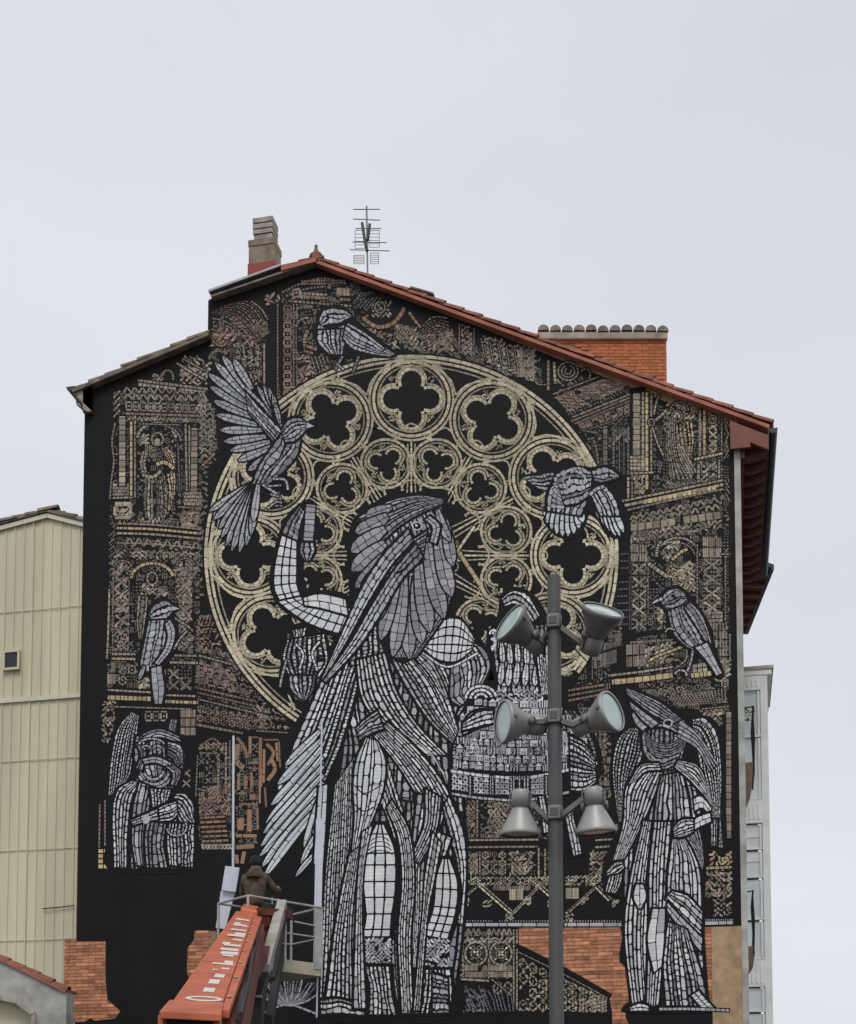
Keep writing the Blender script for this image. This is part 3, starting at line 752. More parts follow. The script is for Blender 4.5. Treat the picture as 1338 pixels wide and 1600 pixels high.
# ---------------------------------------------------------------- background architecture
P = Paint(0, 36)
# dim carved ground under everything
for q, r, c, col in (([(178,612),(318,608),(316,820),(170,820)],20,14,DRK), ([(172,838),(314,842),(312,1078),(166,1075)],22,14,DRK), ([(988,620),(1140,665),(1140,845),(988,850)],20,16,DRK), ([(985,850),(1140,845),(1140,1110),(1000,1105)],26,15,DRK), ([(436,452),(560,440),(600,560),(466,600)],12,12,DRK), ([(600,500),(845,560),(848,600),(640,548)],5,24,DRK), ([(864,608),(985,600),(985,740),(935,735)],12,9,DRK), ([(332,490),(420,500),(412,600),(330,560)],10,9,DRK), ([(728,1240),(860,1240),(860,1312),(728,1312)],7,12,DRK), ([(728,1330),(858,1330),(858,1368),(728,1368)],4,13,DRK), ([(306,1010),(360,1020),(440,1135),(306,1125)],12,12,DRK), ([(310,1175),(404,1160),(404,1320),(310,1320)],14,9,DRK), ([(890,1045),(955,1030),(955,1240),(930,1240)],18,5,DRK), ([(725,1455),(800,1455),(800,1530),(725,1530)],8,8,DRK)):
    P.orn(q, 'mix', r, c, col, 1.35, .4, skip=.12)
# vault, top left
P.ribbon([(329,488),(350,495),(375,512),(397,538)], [(352,476),(388,470),(410,492),(423,520)], 8, 7, PNK, 2, 2.2, under=0, var=.35)
P.stroke([(331,497),(352,502),(375,518),(392,541)], 2, 9, PNK); P.stroke([(392,470),(408,482),(419,500)], 2.5, 8, PNK)
P.orn([(330,505),(392,525),(412,545),(330,540)], 'leaf', 3, 7, PNK, 1.6); P.orn(rect(366,545,408,603), 'mess', 6, 4, BRN, 1.6); P.orn(rect(330,520,360,555), 'leaf', 3, 3, PNK, 2)
P.stroke([(330,528),(338,538),(350,540),(356,532)], 3.5, 7, CLY); P.stroke([(413,536),(413,603)], 3, 14, BRN)
P.orn(rect(283,556,330,590), 'leaf', 4, 5, KHA, 1.7); P.stroke([(276,567),(300,582),(322,594)], 3, 9, KHA); P.stroke([(285,560),(322,580)], 2, 7, KHA)
# ornate pilaster
for x, c in ((434,PNK),(440,DRK),(459,PNK),(464,DRK)): P.stroke([(x,474),(x,618)], 2.2, 5, c)
P.orn(rect(442,476,457,620), 'box', 11, 1, PNK, 1.8); P.orn(rect(433,600,464,622), 'leaf', 3, 5, PNK, 1.7)
# arches under the ridge
for pts, c in (([(440,457),(468,444),(505,435),(545,444)],PNK), ([(446,463),(475,452),(510,447)],DRK), ([(450,470),(550,478)],BRN)): P.stroke(pts, 3.4, 6, c, gap=2)
P.orn([(412,463),(436,452),(438,470),(418,478)], 'leaf', 2, 3, PNK); P.orn([(456,452),(470,448),(470,464),(456,467)], 'box', 1, 1, PNK, 2)
P.orn([(468,460),(548,466),(548,471),(468,466)], 'grid', 1, 14, PNK); P.orn([(470,437),(540,436),(540,444),(470,446)], 'dots', 1, 9, PNK, 1.8)
P.orn([(468,455),(512,458),(512,463),(468,461)], 'grid', 1, 7, BRN); P.orn([(526,448),(546,450),(546,463),(526,462)], 'vert', 1, 2, PNK, 3)
for k in range(5): P.stroke([(552+k*5,474-k*2),(566+k*6,456-k*0)], 2, 5, DRK if k%2 else BRN); P.stroke([(556+k*6,482),(572+k*6,464)], 1.8, 6, DRK)
# niche arch and the small figure left of the top bird
P.arc(477,492,16,14,-90,90,3,6,DRK); P.arc(480,512,17,16,-90,10,3,6,BRN); P.stroke([(463,512),(463,545)], 2, 8, DRK)
P.stroke([(481,515),(476,530),(478,545)], 6, 6, CLY); P.stroke([(478,540),(496,546)], 5, 7, CLY); P.stroke([(474,548),(490,552)], 4, 6, PNK)
P.orn([(466,555),(505,552),(515,578),(470,590)], 'leaf', 4, 5, PNK, 1.8); P.orn(rect(464,590,490,620), 'leaf', 3, 3, PNK, 1.5)
for k in range(5): P.stroke([(486+k*6,556),(494+k*5,580-k*3)], 2, 7, BRN)
# angels right of the top bird
P.orn(rect(582,470,612,496), 'leaf', 3, 4, BRN, 1.5); P.stroke([(567,495),(575,503),(592,511),(614,505),(627,490),(632,480)], 6, 9, CLY); P.stroke([(639,487),(648,500),(658,512)], 4, 7, CLY)
P.arc(594,480,8,9,0,360,2.5,5,BRN); P.orn([(570,510),(612,522),(612,540),(590,538)], 'leaf', 3, 5, PNK, 1.6)
P.orn([(618,508),(650,510),(668,548),(612,546)], 'leaf', 5, 7, BRN, 1.9)
P.ribbon([(655,515),(675,492),(700,494)], [(660,545),(690,535),(709,545)], 7, 6, PNK, 1.8, 1.8, under=0)
P.orn([(668,520),(708,515),(710,550),(670,547)], 'leaf', 5, 6, PNK, 1.7)
P.orn([(717,503),(742,512),(742,556),(717,552)], 'leaf', 6, 3, PNK, 1.7); P.stroke([(718,505),(718,552)], 2.4, 6, PNK); P.stroke([(741,512),(741,556)], 2.2, 6, DRK)
P.orn([(750,522),(838,545),(838,598),(800,585),(752,560)], 'leaf', 6, 12, BRN, 1.5) if False else P.orn([(750,522),(838,545),(838,598),(752,562)], 'leaf', 6, 10, BRN, 1.6)
for k in range(6): P.stroke([(752+k*13,528+k*4),(758+k*13,560+k*5)], 1.8, 6, BRN)
P.orn(rect(808,545,836,590), 'vert', 3, 3, BRN, 1.5); P.stroke([(838,590),(838,600),(858,601)], 1.8, 9, BRN)
P.stroke([(857,562),(857,610)], 4, 7, BRN); P.stroke([(866,565),(868,600)], 4, 6, KHA)
for rr in (5,10,15): P.arc(888,580,rr*1.05,rr*.95,90-rr*8,340,2.6,6,PNK if rr < 8 else BRN)
P.arc(915,585,8,9,-60,140,2.4,6,BRN); P.orn(rect(870,588,912,604), 'leaf', 2, 5, DRK, 1.5)
# slanting beams right of the rose window
P.stroke([(864,616),(937,588)], 1.6, 20, BRN); P.stroke([(866,622),(945,592)], 1.6, 20, PNK)
P.orn([(868,622),(945,592),(985,601),(890,646)], 'x', 4, 9, PNK, 1.9); P.orn([(880,640),(980,604),(984,610),(895,650)], 'dots', 1, 9, PNK, 1.5)
for k in range(3): P.stroke([(894+k*2,652+k*5),(985,616+k*5)], 2.6, 13, (BRN, PNK, DRK)[k])
P.orn([(902,662),(985,630),(985,646),(908,672)], 'x', 2, 8, PNK, 1.7); P.stroke([(905,676),(985,648)], 1.8, 11, DRK)
P.stroke([(910,672),(936,677)], 3, 9, DRK); P.stroke([(925,682),(932,700),(936,735)], 4, 6, DRK); P.stroke([(918,686),(930,684)], 3, 6, DRK)
for x, c, wd in ((946,DRK,7),(959,DRK,4),(968,DRK,2),(975,BLU,3),(982,DRK,3)): P.stroke([(x,664+(x%7)),(x,742)], wd, 8, c)
P.stroke([(955,672),(975,650)], 2, 8, DRK); P.orn(rect(960,668,984,690), 'leaf', 3, 3, DRK, 1.6)
# right pilaster, statue in its niche, outer pilaster
P.stroke([(985,609),(1008,607)], 3, 8, KHA); P.stroke([(995,614),(995,712)], 12, 10, KHA, cg=1); P.stroke([(1005,612),(1005,745)], 4, 8, KHA); P.stroke([(1011,612),(1011,765)], 4.5, 11, AMB); P.stroke([(1018,616),(1018,740)], 3.5, 9, BRN)
P.orn(rect(983,712,1008,740), 'grid', 5, 4, KHA); P.orn(rect(985,742,1008,772), 'leaf', 4, 4, BRN, 1.7); P.stroke([(978,740),(1022,738)], 3, 8, KHA); P.stroke([(982,745),(982,778)], 3.5, 9, KHA); P.stroke([(988,752),(988,778)], 2.5, 7, BRN)
P.stroke([(1030,617),(1025,632),(1022,648)], 3, 6, KHA); P.stroke([(1018,662),(1027,690),(1037,712)], 3, 8, KHA); P.stroke([(1020,660),(1035,648),(1042,640)], 4, 6, KHA)
P.arc(1018,660,5,6,0,360,2,5,KHA)
P.orn(rect(1042,628,1086,655), 'leaf', 4, 6, KHA, 1.9); P.arc(1062,640,14,12,-100,100,3,6,KHA); P.arc(1058,650,8,9,0,360,2.5,5,BRN)
P.ribbon([(1042,652),(1040,690),(1044,725),(1045,752)], [(1058,655),(1060,690),(1068,722),(1085,748)], 5, 9, KHA, 1.7, 1.8, under=0)
P.ribbon([(1056,665),(1058,690),(1066,712)], [(1082,655),(1085,690),(1080,712)], 4, 8, AMB, 1.7, 1.6, under=0, var=.4)
P.ribbon([(1058,700),(1068,722),(1080,745)], [(1066,695),(1078,715),(1090,738)], 3, 18, KHA, 1.6, 1.8, under=0)
P.orn(rect(1040,752,1090,764), 'leaf', 2, 9, BRN, 1.6)
for x, wd, c in ((1094,4,KHA),(1101,4,AMB)): P.stroke([(x,640),(x,716)], wd, 9, c)
P.orn([(1107,645),(1122,648),(1122,712),(1107,712)], 'x', 5, 1, KHA, 2); P.arc(1114,655,6,7,0,360,3,6,KHA); P.stroke([(1128,653),(1128,715)], 2.4, 7, BRN)
P.stroke([(1138,658),(1133,668),(1139,678),(1134,690),(1139,702),(1134,712)], 2, 8, KHA)
P.stroke([(1085,718),(1130,708)], 4, 6, AMB); P.orn(rect(1088,722,1128,756), 'leaf', 4, 4, KHA, 1.7); P.stroke([(1092,725),(1092,754)], 4, 7, KHA); P.stroke([(1124,718),(1124,750)], 3.5, 7, KHA)
# right cornices
for k, (c, wd, sg) in enumerate(((KHA,3.4,9),(KHA,4.5,11),(BRN,3,8))): P.stroke([(972+k*4,783+k*7),(1050,767+k*7),(1131,750+k*7)], wd, sg, c)
P.stroke([(1132,750),(1140,762)], 2, 5, BRN); P.stroke([(1134,760),(1141,772)], 2, 5, BRN); P.stroke([(1134,770),(1141,784)], 2, 5, BRN)
P.orn([(984,806),(1120,775),(1125,796),(986,820)], 'zig', 2, 13, BRN, 1.8); P.orn([(985,818),(1125,797),(1128,812),(985,832)], 'brick', 1, 12, KHA); P.orn([(985,832),(1128,812),(1128,826),(985,848)], 'leaf', 2, 16, BRN, 1.7)
P.orn([(1005,780),(1120,757),(1120,766),(1005,789)], 'grid', 1, 15, AMB, var=.4)
# second niche on the right
P.orn(rect(985,850,1012,878), 'vert', 2, 2, BRN, 2.2); P.orn(rect(986,878,1012,985), 'x', 5, 1, KHA, 2); P.orn(rect(986,880,1012,985), 'dots', 8, 2, BRN, 1.4)
P.stroke([(986,852),(986,985)], 2, 6, BRN); P.stroke([(1013,870),(1013,960)], 1.8, 6, BRN)
P.arc(1060,872,34,32,-85,85,3,7,KHA); P.arc(1060,872,27,24,-80,80,2,6,BRN)
P.orn(rect(1036,845,1062,872), 'leaf', 4, 4, KHA, 2); P.stroke([(1026,870),(1028,855),(1034,845)], 4.5, 5, KHA); P.stroke([(1013,880),(1030,892),(1045,902)], 6, 6, KHA); P.stroke([(1050,875),(1065,862),(1075,858)], 5, 7, AMB)
P.ribbon([(1040,890),(1050,905),(1068,900)], [(1048,875),(1062,885),(1082,872)], 4, 7, AMB, 1.6, 1.6, under=0, var=.4); P.orn([(1045,900),(1085,870),(1088,925),(1060,922)], 'leaf', 6, 5, KHA, 2)
P.orn(rect(1027,945,1036,985), 'leaf', 5, 1, KHA, 2); P.stroke([(1090,850),(1090,960)], 2.4, 6, BRN)
P.orn(rect(1098,838,1128,872), 'vert', 2, 3, BRN, 1.8); P.orn(rect(1098,872,1128,960), 'x', 4, 1, KHA, 2); P.orn(rect(1098,872,1128,958), 'dots', 7, 3, BRN, 1.4); P.stroke([(1134,868),(1134,970)], 2.4, 5, BRN); P.stroke([(1127,866),(1142,866)], 2.4, 6, BRN)
P.orn(rect(1100,955,1130,972), 'grid', 3, 5, BRN); P.orn(rect(1108,972,1138,1040), 'vert', 5, 2, BRN, 2); P.stroke([(1141,990),(1141,1030)], 2, 4, KHA); P.orn(rect(1118,1030,1142,1065), 'leaf', 5, 3, KHA, 1.7)
P.stroke([(975,996),(1010,990),(1040,986)], 4, 6, KHA); P.stroke([(985,1004),(1048,1000)], 3, 6, BRN); P.orn([(978,1006),(1010,1004),(1010,1042),(978,1044)], 'vert', 2, 3, BRN, 2); P.orn([(1008,1012),(1052,1002),(1052,1035),(1010,1042)], 'leaf', 4, 6, KHA, 1.8)
P.stroke([(1012,1034),(1030,1024),(1052,1016),(1068,1010)], 4, 8, AMB); P.arc(1062,1022,12,16,0,180,2.4,6,KHA)
P.stroke([(950,1056),(1000,1050),(1052,1042)], 3.4, 8, KHA); P.stroke([(956,1066),(1005,1061),(1052,1055)], 8.5, 10, AMB); P.stroke([(1080,1056),(1112,1052)], 8, 8, AMB); P.orn([(1082,1038),(1106,1034),(1106,1050),(1082,1052)], 'grid', 2, 3, KHA)
P.orn([(1010,1078),(1140,1062),(1140,1074),(1020,1090)], 'ring', 1, 9, BRN, 1.7); P.orn([(1040,1088),(1136,1076),(1136,1098),(1062,1104)], 'dots', 3, 9, BRN, 1.6); P.orn([(1092,1106),(1140,1102),(1140,1116),(1098,1122)], 'leaf', 2, 6, BRN, 1.6)
P.stroke([(1096,1108),(1140,1104)], 2, 5, BRN); P.orn([(1102,1116),(1128,1112),(1128,1136),(1110,1132)], 'leaf', 3, 3, KHA, 1.6)
P.stroke([(1139,1112),(1139,1310)], 8, 11, BRN, var=.35); P.orn(rect(1110,1330,1144,1360), 'leaf', 4, 4, AMB, 1.7); P.stroke([(1100,1357),(1144,1355)], 4, 7, AMB); P.orn(rect(1100,1362,1144,1402), 'leaf', 5, 6, BRN, 1.7); P.orn(rect(1115,1402,1144,1432), 'leaf', 4, 3, BRN, 1.3)
# bluish tower between rose and right niche
for k in range(11): P.stroke([(964,866+k*11),(984,865+k*11)], 2.6, 6, BLU)
P.stroke([(963,862),(960,960),(956,990)], 1.6, 9, BLU); P.stroke([(984,862),(984,985)], 1.6, 9, BLU)
P.orn([(945,975),(972,970),(972,1005),(948,1010)], 'leaf', 4, 4, PNK, 2); P.orn([(925,1000),(972,985),(972,1035),(925,1048)], 'vert', 2, 6, DRK, 1.7); P.stroke([(915,1052),(915,1010),(960,1000)], 2.6, 6, DRK)
for x in (905,926,936): P.stroke([(x,1030+(x%5)*3),(x,1062)], 2, 7, DRK)
P.orn([(892,1050),(908,1042),(908,1058),(892,1062)], 'leaf', 2, 3, PNK, 1.8)
for k in range(3): P.stroke([(888,1079+k*8),(945,1070+k*7)], 3.4, 7, (CLY,DRK,CLY)[k])
P.stroke([(905,1108),(955,1104)], 3, 7, DRK); P.arc(925,1140,18,26,-80,60,2.2,6,BRN); P.stroke([(938,1120),(938,1250)], 2.4, 5, BRN); P.orn(rect(942,1130,956,1250), 'leaf', 12, 1, PNK, 2); P.stroke([(930,1110),(934,1240)], 2, 6, DRK)
# panels under the city and below
P.orn([(728,1240),(748,1242),(748,1312),(728,1312)], 'leaf', 8, 3, PNK, 1.5); P.stroke([(746,1244),(746,1308)], 3, 7, BRN); P.orn([(764,1246),(800,1246),(792,1312),(760,1312)], 'leaf', 8, 5, BRN, 1.9); P.orn([(830,1248),(846,1248),(848,1300),(836,1300)], 'leaf', 6, 2, BRN, 1.5)
for y in (1313,1324): P.stroke([(728,y),(842,y-1)], 3, 9, KHA if y == 1313 else BRN); P.stroke([(930,y),(962,y-2)], 3, 7, KHA)
P.orn([(728,1335),(748,1332),(748,1368),(728,1368)], 'leaf', 4, 3, BRN, 1.7); P.stroke([(750,1330),(750,1368)], 2.6, 6, BRN); P.orn(rect(752,1330,792,1368), 'ring', 3, 3, BRN, 1.7); P.orn(rect(796,1330,832,1368), 'leaf', 5, 5, BRN, 1.7); P.stroke([(842,1324),(842,1372)], 3, 7, KHA); P.stroke([(852,1326),(852,1370)], 3, 7, BRN)
P.orn(rect(922,1330,956,1368), 'leaf', 5, 5, BRN, 1.7)
P.orn([(725,1370),(858,1370),(858,1384),(725,1384)], 'leaf', 3, 20, KHA, 2); P.orn(rect(884,1368,946,1384), 'leaf', 3, 10, KHA, 2); P.orn(rect(770,1384,830,1392), 'vert', 1, 6, BRN, 2); P.orn(rect(784,1388,818,1408), 'vert', 1, 3, KHA, 2.6); P.orn(rect(884,1386,905,1406), 'vert', 1, 2, KHA, 2.6)
for z in ([(722,1404),(748,1382)], [(748,1384),(798,1428)], [(798,1430),(842,1384)], [(842,1386),(860,1402)], [(884,1428),(930,1386)], [(930,1386),(952,1408)]):
    P.stroke(z, 2.6, 8, GOLD); P.stroke([(z[0][0]+5,z[0][1]-2),(z[1][0]+5,z[1][1]-2)], 2.2, 8, KHA)
for c in ((728,1410),(762,1412),(824,1408),(796,1432),(890,1434),(862,1412),(914,1408),(962,1412),(842,1382)): P.orn(rect(c[0]-6,c[1]-6,c[0]+6,c[1]+6), 'leaf', 2, 2, KHA, 2)
P.stroke([(718,1445),(860,1445)], 5, 19, SLV); P.stroke([(882,1445),(972,1445)], 5, 20, SLV); P.stroke([(1098,1443),(1146,1442)], 5, 18, SLV); P.orn(rect(720,1438,972,1442), 'dots', 1, 30, SLV, .9); P.orn(rect(1098,1436,1146,1440), 'dots', 1, 7, SLV, .9)
# balustrade with medallions
for x in (724,764,803,808): P.stroke([(x,1452),(x,1530 if x < 800 else 1578)], 2.6, 7, KHA)
P.stroke([(720,1530),(765,1533)], 3.2, 14, KHA); P.orn(rect(728,1450,800,1462), 'zig', 1, 9, BRN, 1.7)
for cx in (744,783):
    P.arc(cx,1490,17,18,0,360,3.4,8,KHA); P.orn(rect(cx-11,1479,cx+11,1501), 'x', 2, 2, GOLD, 2); P.arc(cx,1490,8,8,0,360,2,5,KHA); P.orn(rect(cx-18,1464,cx+18,1474), 'leaf', 1, 5, KHA, 2.2); P.orn(rect(cx-18,1508,cx+18,1528), 'vert', 2, 5, BRN, 1.6)
P.orn(rect(708,1465,722,1530), 'leaf', 8, 2, BRN, 1.6); P.orn(rect(770,1532,802,1556), 'ring', 1, 2, BRN, 1.8); P.stroke([(768,1530),(800,1556)], 2.4, 7, BRN)
P.stroke([(808,1478),(880,1514),(954,1556)], 4, 17, KHA); P.stroke([(809,1487),(880,1522),(950,1560)], 1.6, 10, BRN)
P.orn([(810,1492),(950,1562),(950,1582),(810,1582)], 'ring', 4, 9, BRN, 1.7); P.orn([(810,1492),(950,1562),(950,1582),(810,1582)], 'leaf', 5, 12, KHA, 1.4)
for k in range(14): P.stroke([(706+k*7,1540+(k%3)*4),(722+k*6,1560+(k%4)*3),(730+k*5.6,1581)], 1.6, 8, DGR)
P.orn(rect(704,1545,760,1582), 'mess', 5, 7, DGR, 1.5)
# ---- left bay: upper niche
P.stroke([(215,594),(325,608)], 4, 7, BRN); P.orn([(192,604),(325,606),(325,628),(195,624)], 'zig', 2, 11, BRN, 1.9); P.orn([(196,626),(318,632),(318,646),(196,642)], 'box', 1, 11, BRN, 1.9); P.stroke([(196,646),(318,650)], 3.4, 8, PNK); P.orn([(200,650),(318,654),(318,660),(200,657)], 'leaf', 1, 18, BRN, 1.7)
P.orn([(216,596),(322,608),(322,614),(216,604)], 'grid', 1, 16, KHA)
P.arc(262,590,9,12,-80,110,2.6,6,BRN); P.orn(rect(238,582,256,596), 'leaf', 2, 3, BRN, 1.6); P.orn(rect(282,572,324,604), 'leaf', 4, 5, BRN, 1.6)
for k in range(4): P.stroke([(177,622+k*10),(188,610+k*10)], 2.4, 6, KHA)
P.stroke([(191,650),(191,760)], 10, 9, KHA, var=.5, tone=lambda u,v: .7+.6*rg.random()); P.stroke([(180,660),(175,690),(178,720),(174,750),(172,780)], 2.6, 6, BRN)
P.stroke([(205,658),(205,775)], 4, 12, AMB, var=.3); P.stroke([(211,656),(211,778)], 3, 9, BRN)
P.arc(245,685,30,24,-88,88,5,8,KHA); P.arc(247,690,36,26,10,88,3,6,BRN); P.stroke([(216,662),(280,664)], 2, 7, BRN); P.stroke([(278,690),(281,770)], 2, 7, DRK)
P.stroke([(290,662),(292,768)], 3.4, 9, BRN); P.stroke([(296,664),(297,768)], 2.4, 9, KHA); P.stroke([(304,668),(303,770)], 10, 8, BRN, var=.45); P.orn(rect(288,768,316,790), 'brick', 4, 4, BRN)
P.orn(rect(176,755,212,775), 'brick', 4, 5, BRN); P.stroke([(176,778),(212,777)], 3, 7, KHA); P.orn(rect(176,784,208,812), 'box', 1, 1, KHA, 4); P.orn(rect(180,786,206,810), 'leaf', 3, 4, BRN, 1.8)
P.stroke([(278,792),(314,794)], 3, 7, PNK); P.orn(rect(280,798,312,824), 'box', 1, 1, PNK, 4); P.orn(rect(284,800,310,822), 'leaf', 3, 4, BRN, 1.7)
# statue in the upper left niche
P.arc(246,686,9,10,0,360,3,6,KHA); P.blob((246,690),4,6,KHA); P.orn(rect(219,678,232,696), 'leaf', 3, 2, KHA, 2)
P.ribbon([(222,705),(218,725),(222,740)], [(232,702),(228,722),(230,738)], 2, 6, KHA, 1.5, 1.5, under=0); P.ribbon([(232,695),(234,712),(240,722)], [(245,700),(248,712),(252,720)], 4, 6, KHA, 1.6, 1.5, under=0)
P.ribbon([(252,700),(260,715),(268,730)], [(262,698),(272,712),(274,728)], 3, 7, AMB, 1.6, 1.5, under=0); P.stroke([(244,726),(258,722),(272,732)], 6, 9, AMB)
P.stroke([(222,742),(240,745),(252,735)], 5, 7, KHA); P.ribbon([(226,745),(224,775),(226,810)], [(240,745),(240,780),(240,812)], 3, 8, KHA, 1.7, 1.7, under=0, var=.45); P.ribbon([(242,745),(244,780),(246,812)], [(258,742),(262,775),(260,808)], 4, 8, BRN, 1.7, 1.6, under=0, var=.45); P.ribbon([(260,740),(264,770),(262,800)], [(274,738),(274,765),(268,795)], 3, 8, AMB, 1.8, 1.6, under=0, var=.5)
P.orn(rect(212,808,276,818), 'leaf', 1, 10, BRN, 1.8)
# stringcourses and brackets
for y, c, wd in ((822,BRN,3),(829,AMB,3.6),(837,KHA,3.2),(852,BRN,2.6)): P.stroke([(182,y-4),(176,y+2)], 2.2, 5, BRN); P.stroke([(182,y-4),(240,y-2),(316,y+5)], wd, 9, c)
P.orn([(180,838),(314,846),(314,860),(180,852)], 'zig', 1, 9, BRN, 2); P.orn([(178,858),(310,862),(310,874),(178,872)], 'leaf', 2, 14, BRN, 1.7)
for k in range(6): P.stroke([(170,838+k*11),(179,830+k*11)], 2, 5, BRN)
# ---- left bay: second niche
P.orn(rect(176,874,206,898), 'leaf', 3, 4, BRN, 1.8); P.arc(192,886,14,10,-90,90,2.6,6,BRN); P.orn(rect(272,872,308,900), 'leaf', 4, 5, BRN, 1.9); P.arc(290,884,14,12,-90,90,2.6,6,BRN)
P.orn(rect(178,900,202,1018), 'x', 6, 1, BRN, 2); P.orn(rect(178,900,202,1018), 'leaf', 10, 3, BRN, 1.4); P.stroke([(177,898),(176,1018)], 2, 6, BRN); P.stroke([(202,896),(200,1018)], 2, 6, DRK)
P.stroke([(171,920),(169,990),(167,1030)], 3, 10, KHA); P.orn(rect(276,900,300,990), 'leaf', 10, 3, BRN, 1.8); P.orn(rect(278,905,300,985), 'x', 4, 1, BRN, 1.8); P.orn(rect(306,880,318,1018), 'leaf', 12, 1, PNK, 1.6)
P.arc(238,905,33,25,-88,80,4.5,8,AMB, var=.35); P.orn(rect(214,896,226,908), 'leaf', 1, 2, DRK, 1.6)
P.arc(238,904,8,10,0,360,3,5,KHA); P.stroke([(234,905),(240,906)], 2, 4, CLY); P.orn([(222,912),(246,914),(246,928),(220,930)], 'leaf', 3, 4, KHA, 2); P.orn([(246,916),(260,918),(264,932),(248,930)], 'leaf', 2, 2, KHA, 1.8)
P.ribbon([(216,930),(213,970),(217,1000)], [(232,932),(228,965),(222,998)], 3, 9, KHA, 1.8, 1.8, under=0); P.stroke([(272,965),(288,975),(298,982)], 3, 6, KHA); P.orn(rect(278,995,302,1015), 'leaf', 3, 3, BRN, 1.7)
P.stroke([(174,1022),(212,1022)], 4, 6, KHA); P.stroke([(174,1029),(212,1030)], 3.6, 7, AMB, var=.3); P.stroke([(272,1024),(308,1025)], 3.4, 7, BRN); P.stroke([(265,1035),(310,1036)], 4, 7, KHA)
P.orn(rect(168,1034,180,1070), 'vert', 2, 2, BRN, 2.2); P.orn(rect(184,1038,214,1072), 'ring', 2, 2, BRN, 1.7); P.orn(rect(262,1044,300,1080), 'x', 2, 2, BRN, 1.9); P.orn(rect(216,1060,232,1076), 'leaf', 2, 2, KHA, 1.8); P.stroke([(302,1040),(302,1085)], 2.2, 5, BRN)
P.stroke([(168,1078),(236,1082)], 3, 6, KHA); P.stroke([(168,1090),(236,1092)], 7, 7, AMB, var=.35); P.stroke([(256,1086),(306,1088)], 3, 6, KHA); P.stroke([(256,1096),(310,1098)], 5, 7, AMB, var=.35)
P.orn(rect(160,1095,180,1160), 'leaf', 8, 3, BRN, 1.5); P.stroke([(170,1104),(300,1108)], 2, 10, BRN); P.orn(rect(226,1110,262,1128), 'box', 1, 3, BRN, 1.8); P.orn(rect(282,1108,306,1150), 'vert', 3, 3, BRN, 1.6)
# reddish wall left of the rose
P.orn([(306,760),(325,740),(322,870),(308,900)], 'leaf', 14, 2, DRK, 1.5); P.orn([(312,610),(336,640),(340,700),(312,760)], 'leaf', 14, 4, DRK, 1.6); P.orn([(312,610),(332,620),(338,720),(314,730)], 'zig', 12, 2, BRN, 1.5); P.stroke([(316,728),(336,708)], 4, 6, CLY)
P.orn([(306,960),(330,960),(352,1020),(308,1020)], 'leaf', 6, 5, PNK, 1.5); P.stroke([(310,1024),(362,1038)], 3.2, 7, BRN); P.stroke([(308,1075),(400,1096)], 3, 6, PNK); P.stroke([(308,1082),(410,1106)], 2.6, 6, PNK); P.stroke([(308,1092),(415,1118)], 2.4, 6, BRN)
P.orn([(310,1034),(360,1046),(384,1086),(308,1068)], 'box', 2, 5, PNK, 1.8); P.orn([(308,1100),(415,1124),(420,1146),(306,1128)], 'ring', 2, 9, PNK, 1.7); P.orn([(400,1100),(440,1110),(452,1140),(405,1140)], 'mess', 3, 5, BRN, 1.5)
P.stroke([(306,1132),(380,1146)], 4, 6, PNK); P.stroke([(400,1142),(450,1145)], 2, 5, BRN)
# doorway with steps and the finished timber panels
P.stroke([(300,1150),(300,1240)], 2.4, 6, BRN); P.stroke([(310,1170),(332,1154),(352,1170)], 3, 6, PNK); P.orn([(312,1160),(352,1160),(352,1172),(312,1172)], 'leaf', 2, 5, BRN, 1.7); P.stroke([(312,1176),(344,1178)], 2, 6, BRN)
P.stroke([(341,1178),(341,1230)], 4, 6, BRN); P.stroke([(353,1160),(353,1240)], 3, 7, KHA); P.stroke([(359,1156),(359,1250)], 2, 5, BRN); P.stroke([(309,1180),(306,1245)], 2, 6, BRN); P.orn(rect(282,1200,300,1232), 'x', 2, 1, BRN, 1.8)
P.orn([(310,1232),(360,1225),(360,1276),(312,1276)], 'leaf', 7, 7, PNK, 1.6)
for k in range(7): P.stroke([(312+k*.6,1278+k*7.4),(352+k*1.2,1276+k*7.4)], 3.4, 12 if k < 4 else 9, CLY if k < 5 else BRN)
P.orn(rect(308,1318,362,1328), 'x', 1, 10, KHA, 1.5)
for pts, wd in (([(370,1152),(382,1168),(386,1186)],5), ([(391,1150),(391,1178)],5), ([(372,1162),(370,1190),(382,1200)],8), ([(394,1152),(404,1152)],2), ([(406,1152),(406,1256)],3.4), ([(388,1192),(404,1192)],4), ([(388,1200),(404,1201)],2.6), ([(373,1208),(373,1235)],5), ([(384,1212),(384,1234)],6), ([(393,1206),(393,1238)],4), ([(372,1240),(386,1240)],4), ([(395,1240),(395,1250)],9), ([(376,1256),(404,1257)],2.6), ([(390,1264),(390,1300)],7), ([(402,1262),(403,1296)],4), ([(376,1278),(376,1298)],10), ([(368,1306),(402,1306)],5), ([(368,1324),(398,1322)],7), ([(369,1335),(371,1350)],6), ([(382,1330),(378,1350)],6), ([(394,1262),(400,1262)],3)):
    P.stroke(pts, wd, 60, CLY, under=0, var=.25)
for pts, wd in (([(408,1152),(408,1230)],3), ([(411,1156),(436,1156)],2.4), ([(416,1162),(428,1176),(418,1196)],5), ([(432,1160),(434,1190)],4), ([(413,1170),(412,1224)],4), ([(424,1186),(430,1202),(418,1220)],6), ([(436,1158),(438,1200)],2.4), ([(414,1230),(416,1262)],3)):
    P.stroke(pts, wd, 60, CLY, under=0, var=.3)
